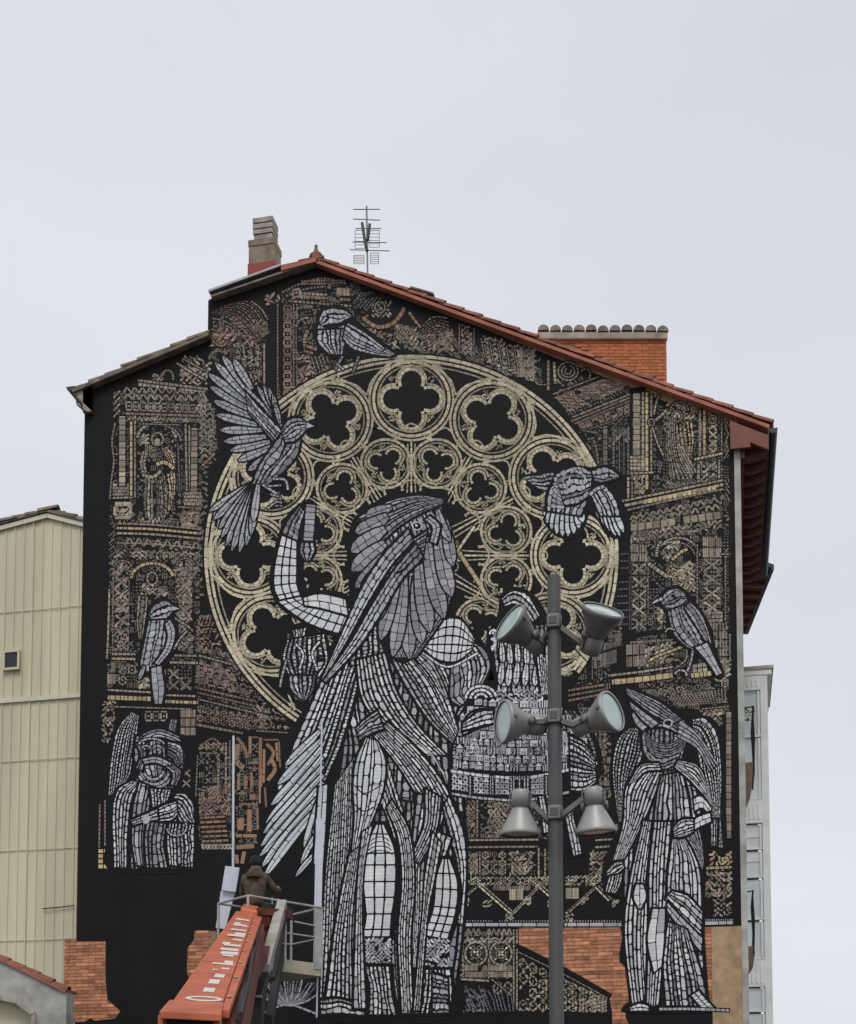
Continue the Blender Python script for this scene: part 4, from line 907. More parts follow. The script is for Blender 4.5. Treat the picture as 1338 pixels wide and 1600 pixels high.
# unfinished dotted strip at the far lower left
P.stroke([(156,1256),(155,1325)], 2.4, 6, BRN); P.stroke([(164,1250),(164,1322)], 2.4, 6, BRN); P.orn(rect(153,1326,170,1358), 'grid', 4, 2, AMB, var=.4)
P.build('painted_architecture', 'brown carved niches, pilasters and cornices filling the painted facade')
# ---------------------------------------------------------------- rose window
Q = Paint(.0013, 101); RX, RY, RCX, RCY = 323, 313, 643, 868; Q.sg = .9
def rp(r, deg): a = math.radians(deg); return (RCX+RX*r*math.sin(a), RCY-RY*r*math.cos(a))
Q.poly([rp(1.012, a) for a in range(0, 360, 3)], BLK)
def foil(c, R0, lobes, rot, r_l, d_l, w, seg, col, sx=1, clipa=None):
    pts = []
    for k in range(lobes):
        a = rot+k*2*math.pi/lobes; lc = (c[0]+d_l*math.sin(a), c[1]-d_l*math.cos(a))
        half = 2.05 if lobes == 4 else 2.1
        arc = [(lc[0]+r_l*math.sin(a+t), lc[1]-r_l*math.cos(a+t)) for t in [half*(-1+2*i/8) for i in range(9)]]
        Q.stroke(arc, w, seg, col, under=0)
        Q.stroke([(lc[0]+(r_l+4.6)*math.sin(a+t), lc[1]-(r_l+4.6)*math.cos(a+t)) for t in [1.75*(-1+2*i/8) for i in range(9)]], 3, seg*1.2, tuple(x*.8 for x in col), under=0)
        # eye of the spandrel
        am = a+math.pi/lobes; e = (c[0]+(d_l+r_l*.78)*math.sin(am), c[1]-(d_l+r_l*.78)*math.cos(am))
        Q.orn([(e[0]-5,e[1]-5),(e[0]+5,e[1]-5),(e[0]+5,e[1]+5),(e[0]-5,e[1]+5)], 'leaf', 2, 2, tuple(x*.65 for x in col), 2.4)
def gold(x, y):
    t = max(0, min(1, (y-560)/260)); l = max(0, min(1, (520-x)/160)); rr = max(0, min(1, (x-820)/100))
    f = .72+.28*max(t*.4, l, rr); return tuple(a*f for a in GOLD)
for k in range(12):
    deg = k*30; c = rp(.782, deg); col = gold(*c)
    if 95 < deg < 265 and deg not in (240, 120): pass
    if deg in (150, 180, 210): continue
    Q.arc(c[0],c[1],59,58,0,360,4.6,15,col,under=0); Q.arc(c[0],c[1],65.5,64.5,0,360,3.6,19,tuple(x*.85 for x in col),under=0); Q.arc(c[0],c[1],52.5,51.5,0,360,2.6,13,tuple(x*.5 for x in col),under=0)
    foil(c, 50, 4, math.radians(deg), 19, 28, 5.4, 9, col)
for k in range(12):
    deg = 15+k*30
    if 150 < deg < 210: continue
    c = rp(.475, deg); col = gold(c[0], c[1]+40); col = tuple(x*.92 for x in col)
    Q.arc(c[0],c[1],39,38,0,360,4.2,12,col,under=0); Q.arc(c[0],c[1],33.4,32.4,0,360,2.4,10,tuple(x*.55 for x in col),under=0)
    foil(c, 30, 3, math.radians(deg+60), 12, 16, 4, 7, col)
for k in range(24):
    deg = 7.5+k*15
    if 155 < deg < 205: continue
    a, b = rp(.60,deg), rp(.66,deg); Q.orn([(a[0]-6,a[1]-6),(a[0]+6,a[1]-6),(a[0]+6,a[1]+6),(a[0]-6,a[1]+6)], 'leaf', 2, 2, tuple(x*.6 for x in GOLD), 2.3)
    a = rp(.955,deg+7.5 if k%2 else deg)
    Q.orn([(a[0]-6,a[1]-6),(a[0]+6,a[1]-6),(a[0]+6,a[1]+6),(a[0]-6,a[1]+6)], 'leaf', 2, 2, tuple(x*.62 for x in GOLD), 2.4)
for k in range(12):                                   # trefoil spandrels by the rim
    deg = 15+k*30
    if 150 < deg < 205: continue
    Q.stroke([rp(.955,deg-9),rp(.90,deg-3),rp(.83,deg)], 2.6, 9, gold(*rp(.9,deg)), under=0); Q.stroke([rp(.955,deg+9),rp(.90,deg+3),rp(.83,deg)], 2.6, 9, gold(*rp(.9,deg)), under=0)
for k in range(24):                                   # little cusps ringing the hub
    deg = k*15
    if 130 < deg < 230: continue
    Q.arc(*rp(.33,deg),15,15,deg-100,deg+100,2.6,8,tuple(x*.8 for x in GOLD),under=0); Q.arc(*rp(.21,deg),8,8,0,360,2,6,tuple(x*.6 for x in GOLD),under=0)
    Q.stroke([rp(.635,deg-4),rp(.66,deg),rp(.635,deg+4)], 2.6, 8, tuple(x*.75 for x in GOLD), under=0)
for k in range(12):                                   # colonnettes of the inner wheel
    deg = k*30
    if 120 < deg < 240: continue
    Q.stroke([rp(.12,deg),rp(.35,deg),rp(.57,deg)], 3, 11, tuple(x*.85 for x in GOLD), under=1); 
    for t in (-1, 1): Q.stroke([rp(.20,deg+t*8),rp(.40,deg+t*2.4),rp(.56,deg+t*1.8)], 2, 10, tuple(x*.7 for x in GOLD), under=0)
Q.stroke([(690,808),(716,860),(745,905),(762,935)], 6, 17, AMB); Q.stroke([(742,822),(716,860),(704,885)], 4, 14, GOLD)
for r, wd, sg, f in ((.995,5,17,1.0),(.972,4.2,21,.95),(.948,2.2,15,.65)):
    pts = [rp(r, a) for a in range(-146, 137, 4)]
    n = len(pts)
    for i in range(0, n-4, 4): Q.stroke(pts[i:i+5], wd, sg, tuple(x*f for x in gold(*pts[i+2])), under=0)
Q.stroke([(430,690),(424,712),(418,735)], 3, 12, GOLD); Q.build('rose_window', 'gold traceried rose window painted behind the figures')
# ---------------------------------------------------------------- birds
def bird(label, fn):
    B = Paint(.0047); fn(B); return B.build('painted_bird', label)
def b1(B):
    B.sil([(493,505),(497,488),(513,477),(532,476),(548,487),(552,496),(562,505),(585,522),(605,538),(622,554),(612,560),(585,559),(560,558),(535,560),(513,557),(497,543),(490,522)])
    B.ribbon([(499,500),(505,486),(520,480),(540,485),(549,493)], [(502,510),(515,506),(530,505),(540,499),(549,495)], 3, 8, GRY, 1, 1)
    B.stroke([(497,510),(515,518),(541,510)], 6, 6, GRY); B.ribbon([(495,516),(497,535),(514,553)], [(541,514),(540,532),(536,554)], 5, 9, GRY, 1, 1)
    B.up(); B.ribbon([(541,505),(566,516),(590,535),(618,553)], [(536,530),(552,546),(582,554),(610,557)], 4, 11, GRY, 1, 1); B.stroke([(543,506),(570,522),(600,545)], 3, 12, SLV)
    B.stroke([(536,556),(530,566),(524,578)], 4, 7, DGR); B.stroke([(526,568),(538,578)], 3, 6, GRY); B.stroke([(561,556),(556,570),(552,582)], 4, 7, DGR); B.blob((512,495), 3, 2.4, BLK, dl=3)
bird('grey songbird painted perched on top of the rose window', b1)
def b2(B):
    tips = [((388,735),(432,704)),((372,720),(428,696)),((360,704),(422,690)),((350,690),(416,682)),((344,672),(410,672)),((338,648),(402,664)),((334,626),(396,652)),((329,604),(390,640)),((326,584),(388,630)),((336,566),(388,622)),((348,556),(392,616)),((365,561),(394,608))]
    for t, b in tips: B.feather(b, t, 12.5, GRY if t[1] > 575 else SLV, 13)
    B.up(); B.ribbon([(384,612),(408,640),(440,672)], [(388,645),(412,672),(434,700)], 4, 9, GRY, 1.1, 1.1); B.stroke([(384,606),(410,632),(446,672)], 4, 10, SLV)
    for t in ((402,603),(412,602),(420,606),(426,616),(430,630)): B.feather((438,662), t, 8, GRY, 10)
    B.up(); B.ribbon([(442,676),(424,700),(404,730),(394,757)], [(470,688),(464,712),(442,738),(416,760)], 4, 12, GRY, 1.1, 1.1)
    B.ribbon([(440,672),(450,656),(466,652),(480,661)], [(446,692),(460,690),(472,680),(481,668)], 4, 8, GRY, 1, 1); B.poly([(480,660),(491,666),(480,669)], SLV); B.blob((466,663), 2.4, 2, BLK, dl=3)
    for t in ((327,799),(334,812),(342,826),(346,840),(353,853),(362,861),(374,863),(385,852),(392,836),(396,815)): B.feather((398+(t[0]-360)*.16, 757+(t[1]-830)*.05), t, 11.5, SLV if t[1] < 830 else GRY, 22)
    B.up(); B.stroke([(410,757),(424,766),(437,776),(440,792)], 3.4, 9, SLV); B.stroke([(426,748),(446,750),(450,766)], 3.4, 9, SLV); B.stroke([(437,776),(422,772)], 2.6, 8, GRY); B.stroke([(418,760),(440,758)], 2.4, 8, GRY); B.stroke([(418,795),(432,784),(441,786)], 3, 8, GRY)
bird('grey bird painted in flight with raised wings at the left of the rose window', b2)
def b3(B):
    B.sil([(812,744),(866,734),(890,726),(925,730),(940,726),(958,728),(972,744),(955,752),(945,758),(965,790),(976,834),(966,842),(946,835),(925,800),(908,836),(880,842),(858,828),(850,808),(862,776)])
    B.ribbon([(815,745),(840,741),(868,737)], [(850,768),(858,772),(866,776)], 4, 8, GRY, 1, 1)
    for t in ((851,806),(855,817),(862,827),(870,834),(879,838),(888,838),(897,834),(905,826),(911,816)): B.feather((884+(t[0]-882)*.72, 788), t, 10.5, FEA, 17, split=False)
    B.ribbon([(868,746),(856,772),(854,798)], [(920,768),(916,788),(908,806)], 6, 17, SLV, 1.2, 1.3)
    for t in ((940,812),(947,822),(954,830),(962,837),(969,838),(975,832)): B.feather((938+(t[0]-950)*.75, 788), t, 9, FEA, 17, split=False)
    B.ribbon([(924,776),(930,788),(938,806)], [(946,758),(962,780),(970,806)], 4, 14, SLV, 1.2, 1.3)
    B.up(); B.ribbon([(868,740),(892,731),(926,736)], [(882,790),(905,786),(922,772)], 5, 9, GRY, 1, 1); B.arc(902,750,13,12,0,300,2.6,9,SLV,under=0); B.arc(902,750,22,19,200,420,2.6,9,SLV,under=0)
    for k in range(6): B.stroke([(868-k*1.4,745+k*9),(872+k*2,768+k*5)], 5, 9, GRY, under=1)
    B.ribbon([(925,736),(940,730),(955,733),(968,744)], [(930,752),(942,754),(955,750),(967,746)], 3, 8, GRY, 1, 1); B.blob((952,741), 2.6, 2.2, BLK, dl=3); B.stroke([(922,774),(932,764),(945,760)], 5, 9, GRY)
bird('grey bird painted diving with spread wings at the right of the rose window', b3)
def b4(B):
    B.sil([(230,962),(236,942),(258,932),(272,944),(284,950),(272,960),(280,985),(274,1020),(256,1050),(258,1098),(246,1105),(238,1095),(234,1056),(216,1064),(218,1020),(224,990)])
    B.ribbon([(233,961),(240,945),(258,937),(270,947)], [(236,967),(250,970),(262,966),(270,954)], 3, 9, GRY, 1, 1); B.poly([(269,947),(281,951),(269,954)], SLV); B.blob((257,949), 3, 3, BLK, dl=3)
    B.ribbon([(232,970),(226,1000),(219,1040),(230,1050)], [(264,968),(262,990),(258,1015),(246,1046)], 4, 11, GRY, 1, 1); B.up(); B.ribbon([(266,968),(274,985),(268,1015),(248,1040)], [(258,975),(262,995),(256,1015),(242,1036)], 2, 7, SLV, 1, 1)
    B.ribbon([(236,1044),(238,1075),(242,1100)], [(252,1040),(257,1075),(253,1100)], 2, 14, GRY, 1, 1); B.feather((226,1040), (217,1062), 7, GRY); B.stroke([(293,985),(280,1000),(272,1015)], 2.6, 8, GRY)
bird('small grey bird painted standing before the left niche', b4)
def b5(B):
    B.sil([(1016,942),(1030,930),(1042,918),(1060,914),(1076,926),(1098,955),(1114,985),(1118,1012),(1132,1052),(1122,1062),(1100,1034),(1082,1020),(1060,1006),(1044,985),(1038,955)])
    B.ribbon([(1033,941),(1040,926),(1056,919),(1070,927)], [(1042,951),(1055,956),(1068,950),(1075,939)], 4, 9, GRY, 1, 1); B.stroke([(1036,935),(1028,938),(1019,943)], (5,2), 9, SLV); B.blob((1052,931), 3, 3, BLK, dl=3)
    B.ribbon([(1043,955),(1050,985),(1066,1006),(1088,1018)], [(1072,945),(1078,965),(1092,988),(1102,1012)], 4, 10, GRY, 1, 1); B.up(); B.ribbon([(1070,950),(1086,975),(1102,1000)], [(1078,940),(1098,962),(1113,1006)], 3, 13, GRY, 1, 1)
    B.ribbon([(1086,1012),(1104,1032),(1120,1056)], [(1106,1004),(1118,1030),(1129,1052)], 2, 15, SLV, 1, 1); B.stroke([(1083,1016),(1080,1034),(1073,1052)], 3, 8, GRY); B.arc(1064,1054,10,7,-90,110,3,8,SLV); B.arc(1048,988,8,6,-90,60,2.6,7,SLV)
bird('grey starling painted perched before the right niche', b5)
# ---------------------------------------------------------------- the tall central figure
F = Paint(.0047)
F.sil([(566,800),(600,776),(650,770),(690,790),(708,850),(710,930),(700,965),(742,985),(772,1040),(775,1110),(722,1120),(722,1180),(716,1240),(732,1300),(728,1400),(716,1500),(712,1590),(495,1590),(494,1480),(505,1340),(470,1370),(404,1375),(402,1330),(440,1210),(480,1110),(512,1020),(545,940),(542,850)], 120)
CG = lambda u, v: .62+.5*rg.random()
CB = lambda u, v: .35+.5*rg.random()
F.ribbon([(548,950),(522,1060),(536,1160),(522,1250)], [(742,1000),(732,1080),(716,1160),(726,1280)], 17, 14, WHT, 1.7, 2.4, tone=CB)
F.ribbon([(524,1230),(506,1400),(499,1582)], [(722,1270),(728,1400),(708,1582)], 20, 15, SLV, 1.7, 2.6, tone=CB)
# cloak hanging on the left
F.ribbon([(582,905),(545,960),(512,1040),(482,1110),(452,1180),(432,1235)], [(606,930),(588,985),(566,1050),(552,1105),(532,1170),(508,1225)], 7, 11, WHT, 1.6, 2.4, tone=CG)
# pale feathers at hip height
for b, t, wd in (((500,1142),(446,1196),13),((502,1156),(434,1226),14),((503,1168),(424,1258),15),((504,1182),(416,1286),16),((505,1196),(412,1302),15),((505,1210),(408,1322),15),((505,1222),(406,1338),14),((506,1238),(408,1356),13),((506,1252),(412,1372),13),((500,1245),(476,1328),15),((508,1262),(492,1330),14),((512,1282),(470,1352),9),((508,1320),(462,1370),8)):
    F.feather(b, t, wd, FEA, 42, bend=rg.uniform(-4,4), var=.14); 
F.ribbon([(498,1230),(494,1290),(490,1350)],[(512,1225),(509,1290),(505,1352)], 2, 40, FEA, 1.4, 1.4)
# chest and belly
F.up(); F.ribbon([(566,962),(552,1000),(546,1040)], [(592,968),(600,1008),(600,1034)], 5, 7, WHT, 1.6, 2.4, tone=CG)
F.ribbon([(556,1032),(566,1092),(596,1134),(652,1182)], [(602,1020),(620,1080),(652,1132),(698,1180)], 6, 17, WHT, 1.6, 2.3, tone=lambda u,v: .7+.4*rg.random())
F.ribbon([(604,1014),(634,1072),(672,1128),(708,1162)], [(646,1016),(688,1062),(706,1106),(716,1142)], 6, 15, WHT, 1.6, 2.1, tone=lambda u,v: .7+.4*rg.random())
F.ribbon([(640,1020),(668,1050),(690,1085)], [(690,1020),(708,1060),(712,1100)], 5, 12, WHT, 1.5, 2, tone=CG)
# right shoulder, sleeve and hand
F.ribbon([(738,1002),(758,1016),(766,1042),(750,1076)], [(706,1030),(704,1062),(704,1092),(720,1104)], 7, 16, WHT, 1.5, 2, tone=CG)
F.up(); F.ribbon([(664,998),(690,970),(720,968),(742,998)], [(660,1012),(682,1030),(712,1034),(738,1016)], 5, 13, WHT, 1.4, 1.5, align=True); F.stroke([(660,1020),(700,1042),(748,1020)], 3, 14, WHT)
for rr in (8, 14, 20): F.arc(752,1092,rr*1.2,rr,-90,80,4,9,WHT)
F.ribbon([(722,1130),(740,1112),(772,1108)], [(724,1148),(746,1138),(772,1128)], 4, 10, WHT, 1.4, 1.8)
# sash across the hips
F.ribbon([(606,1128),(650,1168),(690,1218),(724,1284)], [(584,1150),(622,1196),(662,1258),(700,1292)], 7, 20, WHT, 1.6, 2.2, tone=CG); F.ribbon([(622,1142),(660,1166),(694,1206)],[(640,1150),(676,1178),(700,1228)],3,26,WHT,1.5,1.6)
F.ribbon([(590,1110),(572,1122),(556,1138)], [(600,1140),(582,1146),(562,1158)], 4, 12, SLV, 1.4, 1.7)
# left skirt folds
F.ribbon([(524,1225),(512,1330),(504,1450),(500,1562)], [(556,1180),(556,1300),(552,1430),(560,1572)], 9, 17, WHT, 1.7, 2.8, tone=CG)
F.ribbon([(556,1300),(536,1380),(520,1470),(508,1560)], [(570,1300),(562,1380),(560,1470),(572,1570)], 6, 15, WHT, 1.7, 2.8, tone=CG)
# net of small cells right of the thigh
F.ribbon([(600,1172),(618,1230),(634,1290),(630,1372)], [(590,1246),(602,1272),(616,1312),(620,1372)], 4, 10, WHT, 1.8, 2.2, tone=CG)
# thigh
F.up(); F.ribbon([(572,1152),(556,1190),(552,1230),(554,1275),(550,1330)], [(590,1158),(602,1188),(601,1222),(592,1256),(566,1318)], 6, 30, WHT, 1.6, 1.7, tone=lambda u,v: .75+.25*math.sin(v*3.1), fat=False, var=.15)
F.stroke([(553,1226),(570,1240),(598,1226)], 2, 60, BLK, under=0); F.stroke([(553,1256),(570,1268),(592,1256)], 2, 60, BLK, under=0)
# lower drapes between and beside the legs
F.ribbon([(622,1300),(617,1400),(612,1500),(622,1586)], [(644,1280),(652,1390),(642,1500),(640,1586)], 5, 14, WHT, 1.7, 2.6, tone=CG)
F.ribbon([(652,1240),(644,1330),(646,1430),(640,1580)], [(700,1256),(676,1340),(664,1440),(650,1580)], 5, 18, WHT, 1.7, 2.6, tone=CG)
F.ribbon([(664,1232),(662,1290),(640,1340)], [(690,1246),(682,1300),(656,1350)], 4, 20, SLV, 1.5, 2)
F.ribbon([(692,1262),(706,1320),(716,1362),(712,1440)], [(702,1244),(724,1300),(729,1360),(724,1446)], 3, 17, WHT, 1.6, 2.2, tone=CG)
F.ribbon([(684,1300),(676,1340),(668,1400)], [(706,1310),(694,1345),(682,1390)], 3, 20, WHT, 1.5, 2, tone=CG)
# bare knees and boots
F.up(); F.ribbon([(588,1288),(573,1322),(568,1378),(572,1432),(566,1464)], [(600,1288),(617,1330),(618,1388),(612,1432),(610,1464)], 3, 30, WHT, 1.6, 1.7, align=True, jit=.5, var=.08, under=7); F.up()
for k in range(4): F.arc(594,1318+k*7,15+k*2,10,-75,75,1.6,60,BLK,under=0); F.arc(698,1366+k*6,13+k*1.5,9,-75,75,1.5,60,BLK,under=0)
pass
F.ribbon([(691,1342),(682,1370),(677,1420),(662,1462)], [(703,1342),(715,1378),(713,1422),(700,1468)], 3, 27, WHT, 1.5, 1.7, align=True, jit=.5, var=.08, under=7)
F.orn([(564,1466),(612,1466),(610,1512),(570,1512)], 'leaf', 7, 7, SLV, 2, under=True); F.ribbon([(570,1510),(578,1545),(576,1586)], [(610,1510),(612,1545),(620,1586)], 5, 10, WHT, 1.5, 1.7, tone=CG, under=6); F.orn([(655,1464),(702,1468),(704,1520),(650,1520)], 'leaf', 7, 7, SLV, 2, under=True); F.ribbon([(650,1515),(644,1552),(638,1584)], [(704,1515),(707,1552),(703,1584)], 6, 10, WHT, 1.5, 1.8, tone=CG, under=5)
F.ribbon([(500,1562),(530,1560),(566,1570)], [(502,1586),(530,1584),(570,1588)], 3, 9, WHT, 1.6, 1.8, tone=CG)
F.ribbon([(676,1520),(700,1528)], [(676,1584),(702,1584)], 6, 8, SLV, 1.4, 1.5) 
F.ribbon([(604,1262),(622,1310),(628,1380),(622,1470),(628,1584)], [(612,1250),(640,1300),(648,1380),(642,1470),(646,1584)], 4, 16, WHT, 1.7, 2, tone=CG)
F.ribbon([(566,1300),(560,1360),(556,1440),(552,1576)], [(582,1290),(570,1350),(566,1430),(572,1576)], 3, 18, WHT, 1.7, 2, tone=CG)
F.ribbon([(676,1300),(664,1370),(660,1430),(646,1580)], [(690,1318),(678,1380),(668,1436),(656,1580)], 3, 16, WHT, 1.7, 2, tone=CG)
# raised arm, hand and scroll
F.up(); F.sil([(474,782),(492,784),(494,850),(486,882),(476,872),(476,905),(482,922),(520,922),(552,938),(546,985),(530,998),(476,974),(440,952),(422,920),(424,878),(438,826),(452,800)], 60)
F.ribbon([(468,790),(450,812),(440,835)], [(476,800),(470,820),(464,850)], 3, 8, SLV, 1.2, 1.3, tone=CG); F.ribbon([(440,836),(430,880),(428,916),(436,938)], [(464,846),(464,880),(464,912),(470,930)], 3, 21, WHT, 1.5, 1.5, align=True, var=.1)
F.ribbon([(434,940),(462,962),(490,978),(534,992)], [(470,932),(482,940),(505,938),(548,950)], 3, 15, WHT, 1.4, 1.5, align=True, var=.15); F.up(); F.ribbon([(474,934),(500,928),(540,936)], [(476,946),(500,950),(544,962)], 2, 20, WHT, 1.4, 1.5, var=.1)
F.stroke([(486,788),(484,815),(482,845)], 15, 9, GRY, var=.3); F.ribbon([(470,848),(468,862),(476,876)], [(490,848),(492,862),(484,876)], 3, 7, SLV, 1.2, 1.3)
# head of feathers
F.up(); F.sil([(544,860),(550,815),(575,792),(620,776),(694,764),(700,800),(708,860),(708,930),(694,970),(668,990),(650,1026),(625,1036),(596,1010),(585,950),(552,940),(544,900)], 80)
F.ribbon([(556,812),(580,830),(612,930),(616,1028)], [(690,790),(706,870),(700,950),(650,1028)], 12, 13, GRY, 1.3, 1.6, var=.4)
HG = (.40,.41,.43)
F.ribbon([(560,808),(600,786),(650,774),(692,780)], [(594,850),(628,820),(662,800),(694,786)], 6, 15, HG, 1.4, 1.6, var=.35)
for b_, t_, w_ in (((640,895),(640,1030),24),((632,900),(614,1026),22),((650,900),(660,1006),22),((622,905),(595,1000),20),((612,905),(588,972),14),
                   ((655,868),(672,988),26),((668,848),(694,966),26),((684,836),(706,932),24),((696,812),(708,884),18),((684,796),(704,846),14),
                   ((612,792),(572,806),18),((606,806),(556,832),24),((602,826),(549,862),24),((602,848),(550,892),24),((598,868),(556,918),20),((594,884),(566,930),16)):
    F.feather(b_, t_, w_, HG, 15, bend=rg.uniform(-3,3), var=.3)
F.ribbon([(668,828),(626,856),(596,886)], [(660,878),(632,890),(608,908)], 6, 8, SLV, 1.2, 1.5, tone=CG)
F.ribbon([(638,826),(600,866),(566,918),(536,985),(503,1062)], [(646,846),(612,884),(580,934),(544,998),(505,1063)], 3, 17, WHT, 1.5, 1.5, tone=lambda u,v: min(1, .42+.8*u), var=.2, fat=False)
F.ribbon([(650,850),(618,888),(586,938),(550,1000),(506,1064)], [(662,872),(630,904),(600,952),(560,1012),(509,1066)], 3, 15, WHT, 1.5, 1.5, tone=lambda u,v: min(1, .32+.75*u), var=.2, fat=False)
F.step(); F.blob((652,822), 7, 5.5, BLK, .4); F.step(); F.arc(652,822,8,6.5,0,360,2.4,7,WHT,under=0); F.blob((651,821), 2, 1.8, WHT)
F.ribbon([(664,812),(676,824),(672,846)], [(672,806),(688,822),(682,850)], 2, 9, SLV, 1.2, 1.3)
F.stroke([(640,880),(632,890),(618,896)], 4, 30, BLK, under=0, dl=2)
F.build('painted_figure', 'tall robed bird-headed figure painted in white and grey cells at the centre')
# ---------------------------------------------------------------- masks and the little city held by the figure
K = Paint(.0047)
K.sil([(450,985),(470,972),(496,985),(512,1000),(514,1050),(500,1100),(480,1104),(462,1090),(436,1074),(440,1030)], 40)
K.ribbon([(448,990),(444,1040),(462,1094)], [(506,992),(510,1050),(486,1098)], 7, 8, SLV, 1.4, 1.8, tone=CB); K.ribbon([(456,985),(462,1002)], [(480,980),(474,1002)], 4, 7, WHT, 1.2, 1.4); K.ribbon([(448,1000),(441,1030),(452,1058)], [(508,990),(513,1030),(500,1058)], 7, 7, WHT, 1.5, 1.9, tone=lambda u,v: .25+.8*rg.random(), jit=.6); K.stroke([(462,1006),(474,1022),(468,1046)], 3, 8, WHT); K.stroke([(500,1002),(488,1020),(496,1048)], 3, 8, WHT); K.ribbon([(452,1056),(454,1076),(470,1092)], [(494,1056),(490,1078),(478,1094)], 5, 9, SLV, 1.3, 1.5, tone=CG); K.stroke([(448,1030),(440,1060),(438,1074)], 3, 8, SLV)
K.build('painted_mask', 'white mask-like cherub painted beside the raised elbow')
K = Paint(.0047)
K.sil([(780,930),(800,916),(830,925),(850,950),(860,985),(860,1090),(770,1090),(760,1030),(762,990),(778,960)], 40)
K.ribbon([(768,985),(772,1030),(778,1088)], [(858,975),(858,1030),(858,1088)], 9, 10, WHT, 1.5, 2, tone=CB); K.ribbon([(784,935),(802,922),(826,930),(844,962)], [(790,948),(804,944),(818,954),(832,972)], 3, 8, WHT, 1.3, 1.6); K.orn([(764,985),(800,975),(800,1010),(768,1020)], 'curl', 3, 3, WHT, 2)
for x, t in ((784,1004),(796,1006),(808,1004),(822,1006),(838,1006),(852,1008)): K.feather((x,t), (x+2,t+34), 9, WHT, 11); K.feather((x+1,t+32), (x-2,t+66), 10, WHT, 13)
K.ribbon([(836,1000),(840,1040),(846,1086)], [(858,1000),(858,1040),(860,1086)], 4, 12, WHT, 1.4, 1.6, tone=CG); K.orn(rect(776,1076,850,1096), 'leaf', 3, 9, SLV, 2)
K.build('painted_mask', 'white winged cherub painted behind the lamp post')
K = Paint(.0056)
K.sil([(706,1130),(740,1092),(800,1080),(862,1084),(905,1120),(936,1160),(938,1215),(900,1240),(820,1250),(740,1246),(702,1236)], 50)
K.ribbon([(728,1110),(708,1160),(706,1204)], [(900,1110),(930,1160),(934,1194)], 20, 7, SLV, 1.8, 2, tone=CB)
for r in range(9):
    y0 = 1092+r*12.4; x0 = 722-r*1.6+ (0 if r > 1 else 20-r*10); x1 = 862+min(58, r*14); x = x0
    while x < x1-5:
        wd = rg.uniform(7,15); h = rg.uniform(9,11.8); c = vr(SLV,.75,1.45); yy = y0+6*math.sin((x-700)/230*math.pi)-3
        kind = rg.random()
        if kind < .45: K.poly([(x,yy),(x+wd-1.6,yy),(x+wd-1.6,yy+h),(x,yy+h)], c); K.line((x+wd*.3,yy+h*.45),(x+wd*.3,yy+h*.85),1.6,BLK,2); K.line((x+wd*.65,yy+h*.45),(x+wd*.65,yy+h*.85),1.6,BLK,2)
        elif kind < .75: K.poly([(x,yy+h*.4),(x+wd*.45,yy-2),(x+wd-1.6,yy+h*.4)], c); K.poly([(x+1,yy+h*.52),(x+wd-2.6,yy+h*.52),(x+wd-2.6,yy+h),(x+1,yy+h)], tuple(q*.7 for q in c))
        else:
            for q in (0,.36,.7): K.line((x+wd*q+1.5,yy),(x+wd*q+1.5,yy+h),2,c)
        x += wd
K.up(); K.poly([(703,1204),(760,1212),(830,1214),(934,1192),(935,1228),(860,1246),(760,1246),(704,1236)], BLK)
K.orn([(706,1206),(732,1210),(732,1238),(706,1234)], 'x', 3, 3, SLV, 2.2); K.orn([(740,1212),(764,1214),(764,1242),(740,1240)], 'x', 3, 3, SLV, 2.2); K.orn([(774,1215),(796,1216),(796,1242),(774,1242)], 'x', 3, 3, SLV, 2.2); K.orn([(830,1216),(850,1214),(850,1242),(830,1242)], 'x', 3, 3, SLV, 2.2)
K.ribbon([(704,1202),(760,1210),(830,1212),(934,1190)], [(704,1207),(760,1215),(830,1217),(934,1195)], 1, 9, WHT, 1.4, .4, under=1); K.ribbon([(704,1238),(760,1246),(830,1247),(935,1226)], [(704,1242),(760,1250),(830,1251),(935,1230)], 1, 9, SLV, 1.4, .4, under=1)
for x in (735,767,770,799,803,812,820,825,854): K.stroke([(x,1212),(x,1242)], 2.2, 6, SLV)
K.ribbon([(890,1148),(912,1160),(930,1185)], [(892,1236),(912,1236),(932,1222)], 9, 8, WHT, 1.8, 2, tone=CG)
K.ribbon([(724,1130),(748,1112),(770,1110)], [(722,1142),(748,1136),(772,1130)], 3, 9, WHT, 1.3, 1.6)
K.up(); K.ribbon([(882,1268),(888,1300),(896,1338)], [(894,1262),(902,1300),(910,1334)], 3, 11, WHT, 1.4, 1.5); K.ribbon([(842,1244),(846,1270),(850,1302)], [(850,1244),(855,1270),(857,1300)], 2, 11, WHT, 1.4, 1.4)
K.build('painted_city', 'round walled city with small houses painted on a disc')
# ---------------------------------------------------------------- horned creature, lower left
D = Paint(.0047)
D.sil([(168,1260),(166,1200),(178,1135),(202,1106),(218,1112),(222,1140),(255,1132),(262,1118),(280,1120),(278,1142),(292,1165),(290,1205),(284,1232),(304,1250),(308,1290),(306,1358),(172,1360),(170,1300)], 70)
D.ribbon([(206,1112),(184,1138),(174,1180),(169,1240),(169,1268)], [(217,1118),(212,1160),(206,1190),(202,1212),(184,1236)], 6, 7, WHT, 1.6, 1.9, tone=CG)
D.ribbon([(172,1245),(175,1300),(178,1358)], [(300,1246),(306,1300),(304,1357)], 13, 10, WHT, 1.5, 2.2, tone=CB); D.ribbon([(212,1150),(210,1190),(230,1230)], [(284,1150),(290,1190),(272,1232)], 9, 8, GRY, 1.2, 1.5, var=.4)
D.ribbon([(262,1142),(266,1124)], [(274,1144),(278,1124)], 3, 5, SLV, 1.2, 1.3)
